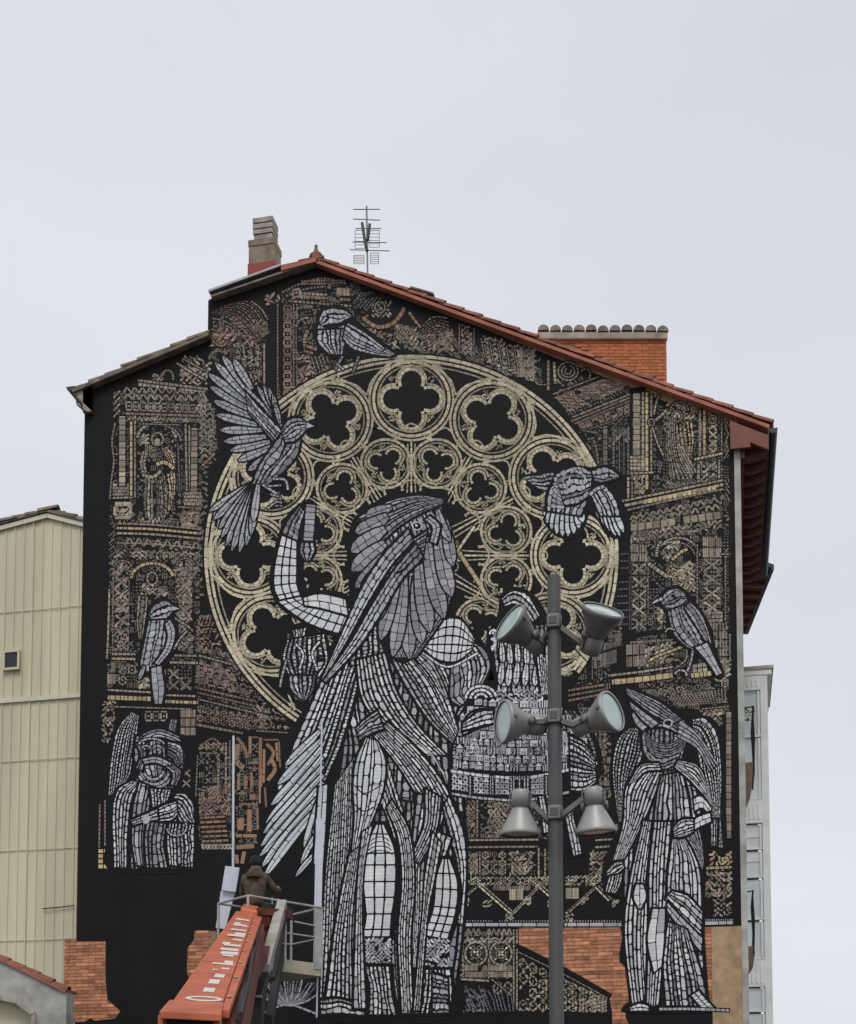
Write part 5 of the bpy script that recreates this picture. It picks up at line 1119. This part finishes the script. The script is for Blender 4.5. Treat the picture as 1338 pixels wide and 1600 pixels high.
D.ribbon([(222,1146),(250,1138),(280,1150)], [(226,1160),(250,1152),(284,1164)], 3, 12, GRY, 1.2, 1.5, var=.35); D.ribbon([(212,1162),(220,1180),(212,1200)], [(226,1158),(228,1180),(222,1204)], 3, 9, GRY, 1.2, 1.4, var=.35)
for cx in (229, 246): D.arc(cx,1170,7,5,-90,90,2.4,8,SLV); D.blob((cx,1173),3.4,2.6,BLK,dl=3); D.blob((cx+1,1172),1.2,1.2,WHT,dl=3); D.step()
D.arc(237,1164,20,10,-85,85,2.6,10,SLV); D.stroke([(237,1174),(233,1184),(240,1190)],3,8,SLV); D.ribbon([(222,1186),(244,1182),(268,1192)], [(226,1194),(244,1192),(266,1202)], 2, 11, GRY, 1.2, 1.3); D.ribbon([(262,1158),(284,1166),(286,1190)], [(262,1180),(272,1188),(276,1204)], 4, 10, GRY, 1.2, 1.4, var=.35)
D.arc(240,1202,16,16,100,250,3.4,10,SLV); D.arc(240,1204,24,22,100,250,4,9,GRY); D.arc(240,1204,31,27,105,240,3.4,9,GRY); D.ribbon([(258,1198),(270,1210),(266,1226)], [(272,1196),(284,1206),(276,1228)], 3, 9, GRY, 1.2, 1.4)
D.up(); D.ribbon([(206,1220),(182,1236),(175,1280),(178,1356)], [(222,1222),(206,1250),(200,1300),(198,1356)], 4, 13, WHT, 1.6, 1.9, tone=CG); D.ribbon([(218,1222),(208,1262),(206,1310),(212,1352)], [(244,1232),(240,1270),(232,1310),(232,1356)], 4, 18, SLV, 1.5, 1.9, tone=CG)
D.ribbon([(234,1232),(238,1262)], [(268,1234),(262,1252)], 5, 7, WHT, 1.4, 1.8, tone=CG); D.ribbon([(232,1272),(226,1310),(228,1356)], [(262,1280),(256,1318),(262,1356)], 4, 13, SLV, 1.5, 1.8, tone=CG)
D.ribbon([(276,1240),(290,1240),(302,1256),(302,1276)], [(262,1262),(272,1270),(284,1290),(298,1292)], 5, 12, WHT, 1.4, 1.7, tone=CG); D.ribbon([(264,1286),(260,1310),(264,1352)], [(304,1288),(304,1320),(302,1356)], 6, 10, WHT, 1.6, 2, tone=CG)
D.up(); D.ribbon([(204,1282),(222,1274),(244,1264),(270,1250)], [(208,1290),(228,1284),(250,1280),(276,1266)], 3, 10, WHT, 1.3, 1.5); D.ribbon([(248,1262),(262,1256),(276,1252)], [(250,1284),(268,1282),(278,1272)], 4, 10, WHT, 1.3, 1.6); D.blob((228,1280), 6, 7, SLV); D.arc(276,1292,16,14,60,260,2.6,7,SLV)
D.build('painted_creature', 'horned grinning winged creature painted at the lower left')
# ---------------------------------------------------------------- winged bird-headed saint, lower right
A = Paint(.0047)
A.sil([(958,1160),(978,1138),(1000,1128),(975,1078),(1020,1086),(1060,1110),(1085,1122),(1108,1118),(1130,1150),(1134,1240),(1136,1330),(1124,1338),(1104,1320),(1100,1400),(1098,1470),(1095,1500),(1100,1548),(1118,1574),(1120,1582),(976,1582),(986,1560),(986,1520),(968,1500),(974,1450),(966,1402),(944,1396),(942,1352),(962,1300),(966,1284),(952,1220)], 120)
A.ribbon([(984,1138),(964,1158),(957,1200),(962,1250),(968,1286)], [(1006,1136),(1006,1175),(992,1212),(980,1250),(972,1284)], 6, 7, WHT, 1.8, 2.2, tone=CG)
A.ribbon([(1082,1124),(1102,1122),(1122,1150),(1128,1210),(1126,1270),(1130,1326)], [(1084,1148),(1090,1178),(1098,1215),(1108,1250),(1114,1290),(1122,1324)], 6, 8, WHT, 1.8, 2.3, tone=CG); A.ribbon([(1110,1280),(1112,1322)], [(1122,1280),(1120,1322)], 3, 9, SLV, 1.4, 1.6)
# crest, head, beak
A.ribbon([(1002,1200),(978,1300),(976,1450),(988,1576)], [(1080,1196),(1100,1300),(1098,1450),(1106,1576)], 12, 16, WHT, 1.6, 2.4, tone=CB); A.ribbon([(1004,1126),(1004,1170),(1024,1202)], [(1076,1130),(1070,1170),(1058,1202)], 8, 8, HG, 1.2, 1.5, var=.4)
A.up()
A.ribbon([(1006,1118),(1030,1112),(1062,1118),(1080,1142)], [(1008,1140),(1032,1136),(1056,1144),(1070,1152)], 4, 11, HG, 1.2, 1.4, var=.3)
A.ribbon([(1004,1138),(1020,1158),(1046,1162),(1070,1150)], [(1010,1164),(1024,1182),(1048,1186),(1068,1172)], 5, 12, HG, 1.2, 1.4, var=.3, under=1); A.ribbon([(1010,1172),(1030,1186),(1064,1176)], [(1022,1196),(1040,1202),(1056,1194)], 3, 11, GRY, 1.2, 1.4, var=.3, under=1)
A.ribbon([(1066,1124),(1030,1096),(978,1074)], [(1050,1132),(1012,1112),(980,1084)], 4, 14, HG, 1.2, 1.3, var=.25); A.ribbon([(1030,1130),(1006,1112),(984,1096)], [(1018,1138),(998,1124),(986,1104)], 2, 12, HG, 1.2, 1.3, var=.25); A.ribbon([(1012,1136),(1000,1126),(990,1112)], [(1004,1142),(994,1132),(988,1118)], 1, 9, GRY, 1, 1)
A.blob((1044,1130), 4, 3.2, BLK, dl=3); A.arc(1044,1130,7,6,0,360,2,6,WHT,under=0)
for k in range(4): A.stroke([(1062-k,1128+k*7),(1090,1150+k*6),(1122-k*4,1196+k*3)], (5,2), 15, (SLV,HG,SLV,HG)[k])
# shawl
A.up(); A.ribbon([(1014,1190),(980,1226),(974,1286),(958,1346)], [(1036,1204),(1016,1262),(998,1300),(976,1342)], 6, 24, WHT, 1.6, 2.2, tone=CG); A.ribbon([(1030,1192),(1000,1196),(982,1226)], [(1034,1204),(1010,1206),(992,1222)], 3, 12, WHT, 1.4, 1.7)
A.ribbon([(1034,1212),(1026,1246),(1022,1284)], [(1066,1206),(1076,1246),(1080,1280)], 6, 26, SLV, 1.4, 1.9, tone=lambda u,v: .8+.6*rg.random())
A.ribbon([(1054,1198),(1084,1226),(1110,1256),(1116,1282)], [(1060,1188),(1090,1196),(1104,1222),(1114,1252)], 5, 18, WHT, 1.5, 1.8, tone=CG)
A.ribbon([(1084,1248),(1096,1244),(1112,1262)], [(1086,1268),(1098,1262),(1110,1276)], 2, 12, WHT, 1.3, 1.4)
# gown
A.ribbon([(1006,1282),(984,1380),(976,1460),(988,1574)], [(1024,1284),(1016,1380),(1012,1470),(1016,1574)], 5, 20, WHT, 1.7, 2.6, tone=CG); A.ribbon([(1022,1284),(1014,1360),(1014,1440),(1010,1570)], [(1050,1284),(1044,1360),(1040,1450),(1030,1574)], 4, 26, WHT, 1.6, 2.2, tone=lambda u,v: .65+.45*rg.random())
A.ribbon([(1052,1306),(1044,1356),(1042,1400)], [(1064,1300),(1092,1350),(1098,1420)], 6, 22, WHT, 1.6, 2, tone=CG); A.ribbon([(1060,1296),(1080,1320),(1098,1360)], [(1092,1290),(1098,1320),(1100,1350)], 5, 14, SLV, 1.4, 1.7, tone=CG)
A.ribbon([(1040,1404),(1062,1430),(1096,1462)], [(1050,1392),(1076,1400),(1098,1424)], 4, 17, WHT, 1.5, 1.7, tone=CG); A.ribbon([(1040,1420),(1060,1446),(1096,1488)], [(1044,1410),(1066,1434),(1098,1466)], 2, 18, SLV, 1.4, 1.6)
A.ribbon([(1044,1440),(1036,1500),(1040,1572)], [(1074,1452),(1096,1520),(1108,1572)], 7, 14, WHT, 1.7, 2.2, tone=lambda u,v: .45+.6*rg.random())
A.up(); A.ribbon([(1020,1420),(1012,1470),(1022,1520)], [(1040,1420),(1038,1470),(1034,1510)], 2, 36, SLV, 1.4, 1.6, tone=lambda u,v: 1.1+.6*rg.random()); A.ribbon([(994,1382),(990,1402),(998,1420)], [(1006,1382),(1010,1402),(1002,1420)], 2, 20, WHT, 1.2, 1.3)
# right forearm and hand, left hand
A.ribbon([(1110,1270),(1092,1276),(1082,1284)], [(1112,1284),(1094,1292),(1084,1298)], 2, 12, WHT, 1.2, 1.3); A.ribbon([(1084,1280),(1066,1280),(1052,1294)], [(1084,1300),(1068,1308),(1054,1308)], 4, 9, WHT, 1.2, 1.4)
A.ribbon([(972,1346),(960,1348),(948,1362)], [(976,1356),(966,1366),(950,1372)], 3, 8, WHT, 1.2, 1.4); A.ribbon([(952,1370),(948,1384),(946,1394)], [(974,1364),(970,1384),(962,1396)], 4, 8, WHT, 1.2, 1.5)
A.ribbon([(1092,1548),(1104,1562),(1116,1574)], [(1080,1556),(1090,1568),(1098,1576)], 2, 8, WHT, 1.3, 1.5); A.ribbon([(984,1574),(1000,1568),(1014,1572)], [(986,1580),(1000,1580),(1014,1580)], 2, 8, WHT, 1.3, 1.5); A.stroke([(1030,1577),(1086,1577),(1140,1579)], 4, 7, SLV)
A.build('painted_saint', 'winged saint with a crested bird head painted at the lower right')
# unfinished grass tuft by the basket
T = Paint(.0047)
for k in range(22):
    a = -1.25+k*.118; T.stroke([(452,1572),(452+30*math.sin(a),1572-22*math.cos(a)),(452+(46+k%3*6)*math.sin(a),1570-(44+k%4*5)*math.cos(a))], (3,1.6), 14, DGR if k%3 else GRY, under=0)
T.stroke([(412,1582),(450,1570),(494,1584)], 3, 12, GRY, under=0)
T.build('painted_grass', 'grey tuft of grass painted below the basket')
# ================================================================== flood-light mast in front of the wall
YP = -7.0
pb = W(870,1600,YP)
lm = empty('floodlight_mast', (pb.x,YP,0), 'tall grey lamp post with six round floodlights in front of the mural', 'lamp post')
ptop = W(872,901,YP).z; pr = 11.0/FPX*(YP+23)
MB().tube([(pb.x,YP,0),(pb.x,YP,3),(pb.x,YP,ptop)],pr,20,rs=[pr*1.12,pr*1.08,pr*.98]).build('pole', M['pole'], lm)
MB().lathe((pb.x,YP,0),(0,0,1),[(0,0),(0,.28),(.05,.28),(.05,pr*1.3),(.5,pr*1.2),(.5,0)],20).build('base_plate', M['pole'], lm)
TO = Vector((pb.x,YP,0))
def cl(y):
    z = W(870,y,YP).z; m = MB().lathe((pb.x,YP,z-.09),(0,0,1),[(0,pr*.99),(0,pr*1.13),(.18,pr*1.13),(.18,pr*.99)],20)
    o = m.build('clamp', M['pole'], lm)
    MB().box((pb.x-.07,YP-pr-.035,z-.08),(pb.x+.07,YP-pr+.03,z+.08)).build('junction_box', M['lamp'], o, .012)
    MB().box((pb.x-.045,YP-pr-.042,z-.045),(pb.x+.045,YP-pr-.034,z+.045)).build('cover_plate', M['pole'], o, .01)
    return z
def flood(cx, cy, n, arm_y, label, back=None, dia=66, pale=False):
    """cx, cy: middle of the glass in the photograph; n: the way it faces (right, towards camera, up)"""
    c = W(cx,cy,YP-.1); n = Vector((n[0],-n[1],n[2])).normalized(); Rr = dia/2/FPX*(YP+23)
    h = empty('floodlight', c); h.parent = lm; h.location = c-Vector(lm.location)
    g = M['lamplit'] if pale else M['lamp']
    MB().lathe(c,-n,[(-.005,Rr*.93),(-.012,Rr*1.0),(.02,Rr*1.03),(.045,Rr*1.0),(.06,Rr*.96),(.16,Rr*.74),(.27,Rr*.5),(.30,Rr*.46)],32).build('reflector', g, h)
    MB().lathe(c,-n,[(.012,0),(.010,Rr*.5),(.006,Rr*.88),(.012,Rr*.935)],32).build('glass', M['lens'], h)
    MB().lathe(c,-n,[(.30,Rr*.46),(.305,Rr*.38),(.325,Rr*.38),(.33,Rr*.48),(.50,Rr*.46),(.52,Rr*.4),(.525,0)],28).build('gear_housing', g, h)
    side = n.cross(Vector((0,0,1)));
    if side.length < .3: side = n.cross(Vector((0,1,0)))
    side.normalize()
    for sg in (-1, 1): MB().bar(c-n*.02+side*sg*Rr*1.0, c-n*.08+side*sg*Rr*.98, .03, .03).build('latch', M['lamp'], h)
    pv_ = c-n*.31; az = W(870,arm_y,YP).z; sgn = 1 if cx > 870 else -1
    yk = MB()
    for sg in (-1, 1):
        yk.bar(pv_+side*sg*Rr*.52, pv_-n*.17+side*sg*Rr*.56, .05, .012, side)
    e0 = Vector((pb.x+sgn*pr*.9,YP-.01,az)); e1 = pv_-n*.17
    yk.bar(e1+side*Rr*.58, e1-side*Rr*.58, .05, .014)
    yk.bar(e0, e1, .055, .06); yk.lathe(pv_+side*Rr*.57, side, [(0,0),(0,.05),(.02,.05),(.025,0)], 12); yk.lathe(pv_-side*Rr*.57, -side, [(0,0),(0,.05),(.02,.05),(.025,0)], 12)
    yk.build('bracket', M['lamp'], h)
    q0 = c-n*.50; MB().tube([q0, q0-n*.06+Vector((0,0,-.07)), (q0+e0)/2+Vector((0,-.02,-.12)), e0+Vector((0,-.03,-.05))],.009,6).build('cable', M['rubber'], h)
for y in (974,1122,1272): cl(y)
flood(796,972,(-.66,.60,.45),988,'',dia=68)
flood(943,953,(.36,.52,.78),982,'',dia=68)
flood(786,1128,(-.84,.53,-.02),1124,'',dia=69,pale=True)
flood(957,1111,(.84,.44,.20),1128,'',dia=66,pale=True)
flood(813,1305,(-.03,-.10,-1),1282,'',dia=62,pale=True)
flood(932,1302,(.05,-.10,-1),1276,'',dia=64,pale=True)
# ================================================================== boom lift
lift = empty('boom_lift', (-4.0,-15.5,0), 'orange telescopic boom lift reaching up to the mural wall', 'boom lift')
YA, YB = -16.0, -3.9
n0, n1 = W(259,1578,YA), W(343,1582,YA); f0, f1 = W(372,1419,YB), W(399,1424,YB)
def at(u, v, h=0.0):             # u across, v along the boom top, h above it
    a = n0.lerp(n1, u); b = f0.lerp(f1, u); return a.lerp(b, v)+Vector((0,0,h))
TH = .34
bm_ = MB().hexa([at(0,0,-TH),at(1,0,-TH),at(1,.93,-TH*.9),at(0,.93,-TH*.9),at(0,0),at(1,0),at(1,.93),at(0,.93)])
boom = bm_.build('boom', M['orange'], lift, .012)
MB().hexa([at(1.02,.012,-.045),at(1.16,.012,-.045),at(1.42,.9,-.045),at(1.02,.9,-.045),at(1.02,.012,-.005),at(1.16,.012,-.005),at(1.42,.9,-.005),at(1.02,.9,-.005)]).build('side_flange', M['orange'], boom)
MB().hexa([at(1.015,0,-.40),at(1.38,0,-.40),at(1.55,.9,-.40),at(1.015,.9,-.40),at(1.015,0,-.10),at(1.38,0,-.10),at(1.55,.9,-.10),at(1.015,.9,-.10)]).build('inner_boom', M['darkred'], boom)
# collar plate over the near end with its wavy lip, posts and dark mouth
MB().hexa([at(-.07,-.012,-.03),at(1.05,-.012,-.03),at(1.03,.03,-.03),at(-.04,.03,-.03),at(-.07,-.012,.012),at(1.05,-.012,.012),at(1.03,.03,.012),at(-.04,.03,.012)]).build('end_collar', M['orange'], boom, .006)
for u in (-.05, .98): MB().bar(at(u,-.006,-.02),at(u,-.006,-.5),.03,.03).build('collar_post', M['orange'], boom)
MB().hexa([at(.02,-.004,-.40),at(.94,-.004,-.40),at(.94,.001,-.40),at(.02,.001,-.40),at(.02,-.004,-.02),at(.94,-.004,-.02),at(.94,.001,-.02),at(.02,.001,-.02)]).build('boom_mouth', M['rubber'], boom)  # black panel painting in the shade of the hollow boom end
MB().hexa([at(.25,.93,-.25),at(1.15,.93,-.25),at(1.2,1.06,-.25),at(.25,1.06,-.25),at(.25,.93,.05),at(1.15,.93,.05),at(1.2,1.06,.05),at(.25,1.06,.05)]).build('boom_head', M['orange'], boom, .02)
# weathered white lettering, foreshortened along the boom
def mark(u0, u1, v0, v1): 
    return MB().hexa([at(u0,v0,.001),at(u1,v0,.001),at(u1,v1,.001),at(u0,v1,.001),at(u0,v0,.004),at(u1,v0,.004),at(u1,v1,.004),at(u0,v1,.004)])
def mark_ring(u0, u1, v0, v1, t=.28):
    m = MB(); N = 20; vs = []
    for k in range(N):
        a = 2*math.pi*k/N
        for f in (1, 1-t): vs.append(at((u0+u1)/2+(u1-u0)/2*f*math.cos(a), (v0+v1)/2+(v1-v0)/2*(f if f == 1 else .45)*math.sin(a), .003))
    m.add(vs, [(2*k, 2*((k+1)%N), 2*((k+1)%N)+1, 2*k+1) for k in range(N)]); return m
def vfor(y, y0=1585.0, y1=1421.0):           # photo row -> position along the boom (perspective of the real boom)
    lo, hi = 0.0, 1.0
    for _ in range(40):
        mid = (lo+hi)/2; p = at(.5, mid); d = p-CAM; py = CY-FPX*d.dot(UP)/d.dot(FW)
        if py > y: lo = mid
        else: hi = mid
    return lo
mark_ring(.22,.98,vfor(1565),vfor(1557)).build('letter', M['decal'], boom)
for y, u0, u1, dy in ((1550,.50,.74,6),(1537,.52,.76,6),(1527,.58,.82,5)): mark(u0,u1,vfor(y),vfor(y-dy)).build('letter', M['decal'], boom)
rows = ((1516,.45,.62,1),(1514,.66,.92,2),(1507,.36,.98,2),(1505,.66,.95,4),(1494,.50,.90,2),(1491,.42,1.0,4),(1485,.35,.98,3),(1478,.38,1.04,2.5),(1476,.30,.6,3),(1469,.58,.96,2),(1463,.30,1.0,2.5),(1460,.55,1.0,3),(1454,.30,.98,2),(1447,.28,.95,2.5),(1444,.3,.6,2),(1438,.25,.95,2))
for y, u0, u1, dy in rows: mark(max(.06,u0),min(.94,u1*.94),vfor(y),vfor(y-dy)).build('letter', M['decal'], boom)
for k, (u, h_) in enumerate(((1.30,-.07),(1.36,-.06))):
    MB().tube([at(u,.02+v*.1,h_+.03*math.sin(v*2.1+k)) for v in range(9)],.014,6).build('hose', M['rubber'], boom)
for k in range(9):
    b_ = at(1.09,.06+k*.1,.0); MB().lathe(b_,(0,0,1),[(0,0),(0,.016),(.012,.016),(.014,0)],8).build('bolt', M['steel'], boom)
# pale jib bar and cable chain to the right of the boom
j0, j1 = W(413,1516,-6.2), W(441,1414,-3.2)
MB().bar(j0,j1,.135,.16).build('jib_arm', M['steel'], lift, .01)
MB().bar(j0+Vector((.12,0,-.16)),j1+Vector((.05,0,-.16)),.05,.14).build('jib_strut', M['rubber'], lift)
c0, c1 = W(397,1575,-8.6), W(413,1518,-6.3)
cc = MB().hexa([W(384,1610,-9.2),W(409,1610,-9.2),W(411,1610,-8.6),W(386,1610,-8.6),W(384,1556,-9.2),W(409,1556,-9.2),W(421,1520,-6.8),W(394,1520,-6.8)]).build('cable_chain', M['rubber'], lift)
for k in range(9):
    t = (k+.3)/9; a = W(384,1556,-9.2).lerp(W(394,1520,-6.8),t); b = W(409,1556,-9.2).lerp(W(421,1520,-6.8),t)
    MB().bar(a+Vector((0,0,.01)),b+Vector((0,0,.01)),.05,.03).build('chain_link', M['gutter'], cc)
MB().bar(W(384,1557,-9.25),W(409,1557,-9.25),.02,.025).build('chain_clip', M['rail'], cc)
MB().bar(W(372,1575,-10.5),W(426,1470,-4.2),.07,.12).build('hydraulic_ram', M['darkred'], lift)
MB().bar(W(420,1600,-8.0),W(440,1490,-3.8),.08,.2).build('lower_boom', M['rubber'], lift)
MB().bar(W(405,1424,-4.4),W(452,1428,-3.3),.08,.10).build('jib_pivot', M['darkred'], lift); MB().bar(W(408,1452,-4.3),W(440,1447,-3.6),.10,.07).build('jib_pivot', M['darkred'], lift)
# carrier below the frame
bx0 = at(.5,0)
MB().hexa([at(0,-.02,-.5)+Vector((0,0,0)),at(1,-.02,-.5),at(1,.12,-.4),at(0,.12,-.4),at(0,-.02,-.4),at(1,-.02,-.4),at(1,.12,-.34),at(0,.12,-.34)]).build('boom_heel', M['darkred'], lift)
MB().box((bx0.x-.35,YA-.5,.95),(bx0.x+.35,YA+.6,bx0.z-.45)).build('turntable', M['darkred'], lift, .03)
MB().box((bx0.x-.75,YA-1.0,.45),(bx0.x+.75,YA+1.6,.95)).build('chassis', M['orange'], lift, .04)
for sx in (-1, 1):
    for yy in (YA-.7, YA+1.2):
        wl_ = MB().lathe((bx0.x+sx*.62,yy,.42),(sx,0,0),[(0,0),(0,.42),(.28,.42),(.3,.36),(.3,0)],20).build('wheel', M['rubber'], lift)
        MB().lathe((bx0.x+sx*.925,yy,.42),(sx,0,0),[(0,.22),(.01,.2),(-.02,.06),(.02,0)],16).build('hub', M['orange'], wl_)
# ---- basket
zt_, zf_ = 5.86, 4.80
A0 = W(388,1389,-3.55); A1 = W(503,1409,-2.45); 
ex = Vector((A1.x-A0.x, 1.1, 0)); LX = ex.length; ex.normalize(); ey = Vector((-ex.y, ex.x, 0)); LYb = .78
B0 = Vector((A0.x,-3.55,0))
def bk(u, v, z): return B0+ex*(u*LX)+ey*(v*LYb)+Vector((0,0,z))
bas = MB().hexa([bk(0,0,zf_),bk(1,0,zf_),bk(1,1,zf_),bk(0,1,zf_),bk(0,0,zf_+.04),bk(1,0,zf_+.04),bk(1,1,zf_+.04),bk(0,1,zf_+.04)]).build('basket', M['basket'], lift)
def rail(p, q, r=.019, nm='rail', m=None): return MB().tube([p,q],r,7).build(nm, m or M['rail'], bas)
cor = [(0,0),(1,0),(1,1),(0,1)]
for i in range(4):
    a, b = cor[i], cor[(i+1)%4]
    rail(bk(*a,zt_),bk(*b,zt_)); rail(bk(*a,(zt_+zf_)/2+.06),bk(*b,(zt_+zf_)/2+.06),.014)
    MB().hexa([bk(*a,zf_+.04),bk(*b,zf_+.04),bk(*b,zf_+.04)+Vector((0,.02,0)),bk(*a,zf_+.04)+Vector((0,.02,0)),bk(*a,zf_+.19),bk(*b,zf_+.19),bk(*b,zf_+.19)+Vector((0,.02,0)),bk(*a,zf_+.19)+Vector((0,.02,0))]).build('toe_board', M['basket'], bas)
    rail(bk(*a,zf_),bk(*a,zt_),.021,'post')
rail(bk(.5,0,zf_),bk(.5,0,zt_),.018,'post'); rail(bk(.5,1,zf_),bk(.5,1,zt_),.018,'post')
MB().hexa([bk(.9,-.02,zf_+.1),bk(1.0,-.02,zf_+.1),bk(1.0,.03,zf_+.1),bk(.9,.03,zf_+.1),bk(.9,-.02,zt_-.03),bk(1.0,-.02,zt_-.03),bk(1.0,.03,zt_-.03),bk(.9,.03,zt_-.03)]).build('gate_panel', M['rail'], bas)
cb_ = MB().hexa([bk(.30,.02,zt_-.25),bk(.62,.02,zt_-.25),bk(.62,.28,zt_-.25),bk(.30,.28,zt_-.25),bk(.30,.06,zt_-.06),bk(.62,.06,zt_-.06),bk(.62,.28,zt_+.0),bk(.30,.28,zt_+.0)]).build('control_panel', M['rubber'], bas, .01)
for u in (.36,.44,.52): MB().tube([bk(u,.1,zt_-.05),bk(u,.1,zt_+.05)],.012,6).build('lever', M['rail'], cb_)
rail(bk(.62,0,zt_-.28),bk(.98,0,zt_-.30),.014)
MB().bar(bk(.2,-.1,zf_+.2),bk(.2,-.1,zf_+.75),.14,.12).build('basket_bracket', M['darkred'], bas); MB().bar(j1+Vector((0,.05,-.05)),bk(.35,.0,zf_+.5),.1,.1).build('basket_bracket', M['steel'], bas)
MB().bar(at(.7,1.05,-.1),bk(.2,-.1,zf_+.55),.1,.12).build('basket_bracket', M['darkred'], bas)
# ---- white boards carried in the basket
def board(pts, Y, label):
    m = MB(); f = [W(x,y,Y) for x, y in pts]; b = [p+Vector((0,.03,0)) for p in f]
    m.hexa([f[3],f[2],b[2],b[3],f[0],f[1],b[1],b[0]]); return tag(m.build('white_board', M['sheet'], None, .004), label, 'board')
board([(352,1353),(374,1356),(368,1394),(346,1391)], -2.75, 'small white board sticking up behind the left basket rail')
board([(345,1392),(367,1394),(352,1452),(337,1450)], -2.68, 'long white board leaning inside the left end of the basket')
# ---- roller poles
def pole_(p, q, Y, r, label):
    a, b = W(*p,Y), W(*q,Y); o = tag(MB().tube([a,b],r,8).build('extension_pole', M['sheet']), label, 'pole'); return o
pole_((365,1150),(364,1400),-2.5,.02,'thin white extension pole standing upright at the left end of the basket')
pole_((503,1130),(495,1590),-2.3,.014,'long thin pole hanging past the right end of the basket')
bd = MB().hexa([W(489,1520,-2.32),W(500,1520,-2.32),W(500,1520,-2.28),W(489,1520,-2.28),W(494,1280,-2.32),W(506,1280,-2.32),W(506,1280,-2.28),W(494,1280,-2.28)])
tag(bd.build('plank', M['sheet']), 'narrow pale plank standing upright at the right end of the basket', 'plank')
# ---- the painter
def skin_body(name, joints, edges, root, m, parent, sub=2, loc=(0,0,0), rz=0):
    keys = list(joints); me = bpy.data.meshes.new(name); me.from_pydata([joints[k][0] for k in keys], [(keys.index(a), keys.index(b)) for a, b in edges], [])
    o = link(name, me, parent, loc); o.rotation_euler = (0,0,rz)
    sk = o.modifiers.new('skin', 'SKIN'); sk.use_smooth_shade = True
    for i, k in enumerate(keys):
        r = joints[k][1]; v = me.skin_vertices[0].data[i]; v.radius = r if isinstance(r, tuple) else (r, r); v.use_root = (k == root)
    ss = o.modifiers.new('sub', 'SUBSURF'); ss.levels = sub; ss.render_levels = sub
    me.materials.append(m); return o
hp = W(396,1352,-2.95); pf = Vector((hp.x+.03,-2.95,zf_+.04))
per = empty('person', pf, 'painter in brown jacket and navy knit cap standing in the lift basket', 'person')
J = {'pel':((0,0,.95),(.15,.12)),'wai':((0,.01,1.10),(.15,.11)),'che':((0,.03,1.32),(.18,.13)),'nk0':((0,.03,1.47),(.08,.075)),
     'sl':((-.17,.03,1.42),.085),'sr':((.17,.03,1.42),.085),'el':((-.25,.14,1.17),.062),'er':((.27,.17,1.22),.062),'wl':((-.17,.36,1.22),.045),'wr':((.2,.40,1.33),.045)}
skin_body('jacket', J, [('pel','wai'),('wai','che'),('che','nk0'),('che','sl'),('sl','el'),('el','wl'),('che','sr'),('sr','er'),('er','wr')], 'pel', M['jacket'], per, loc=pf)
J = {'pel':((0,0,.93),(.145,.12)),'hl':((-.1,0,.86),.105),'hr':((.1,0,.86),.105),'kl':((-.12,.04,.48),.072),'kr':((.12,.03,.48),.072),'al':((-.13,0,.09),.05),'ar':((.13,0,.09),.05)}
skin_body('trousers', J, [('pel','hl'),('hl','kl'),('kl','al'),('pel','hr'),('hr','kr'),('kr','ar')], 'pel', M['trousers'], per, loc=pf)
for sx in (-1, 1):
    J = {'h':((sx*.13,-.03,.05),(.045,.05)),'t':((sx*.14,.17,.03),(.045,.03))}
    skin_body('shoe', J, [('h','t')], 'h', M['rubber'], per, loc=pf)
hd = MB().lathe((0,.03,1.44),(0,0,1),[(0,.055),(.06,.056),(.09,.075),(.13,.085),(.18,.092),(.24,.09),(.29,.07),(.315,.03),(.32,0)],18)
o = link('head', hd.mesh('head', M['skin']), per, pf); o.scale = (.92,1.12,1)
cap = MB().lathe((0,.025,1.60),(0,0,1),[(0,.098),(.0,.106),(.05,.108),(.10,.10),(.145,.07),(.165,.03),(.17,0)],18)
o = link('knit_cap', cap.mesh('knit_cap', M['hat']), per, pf); o.scale = (.95,1.12,1)
hood = MB().lathe((0,0,1.41),(0,.05,1),[(0,.13),(.05,.14),(.10,.12),(.14,.095)],16)
o = link('collar', hood.mesh('collar', M['jacket']), per, pf)
for sx in (-1, 1):
    ex_ = MB()
    w_ = Vector((-.17,.36,1.22)) if sx < 0 else Vector((.2,.40,1.33)); d = Vector((0,.9,.25)).normalized()
    ex_.tube([w_,w_+d*.05,w_+d*.10],.03,8,rs=[.026,.036,.03])
    for k in range(4):
        b_ = w_+d*.09+Vector((-.025+k*.0167,0,0)); ex_.tube([b_,b_+d*.045+Vector((0,0,-.012)),b_+d*.055+Vector((0,0,-.045))],.0085,6)
    t_ = w_+d*.035+Vector((-sx*.03,0,0)); ex_.tube([t_,t_+Vector((-sx*.025,.035,.0)),t_+Vector((-sx*.02,.07,-.02))],.010,6)
    link('hand', ex_.mesh('hand', M['skin']), per, pf)
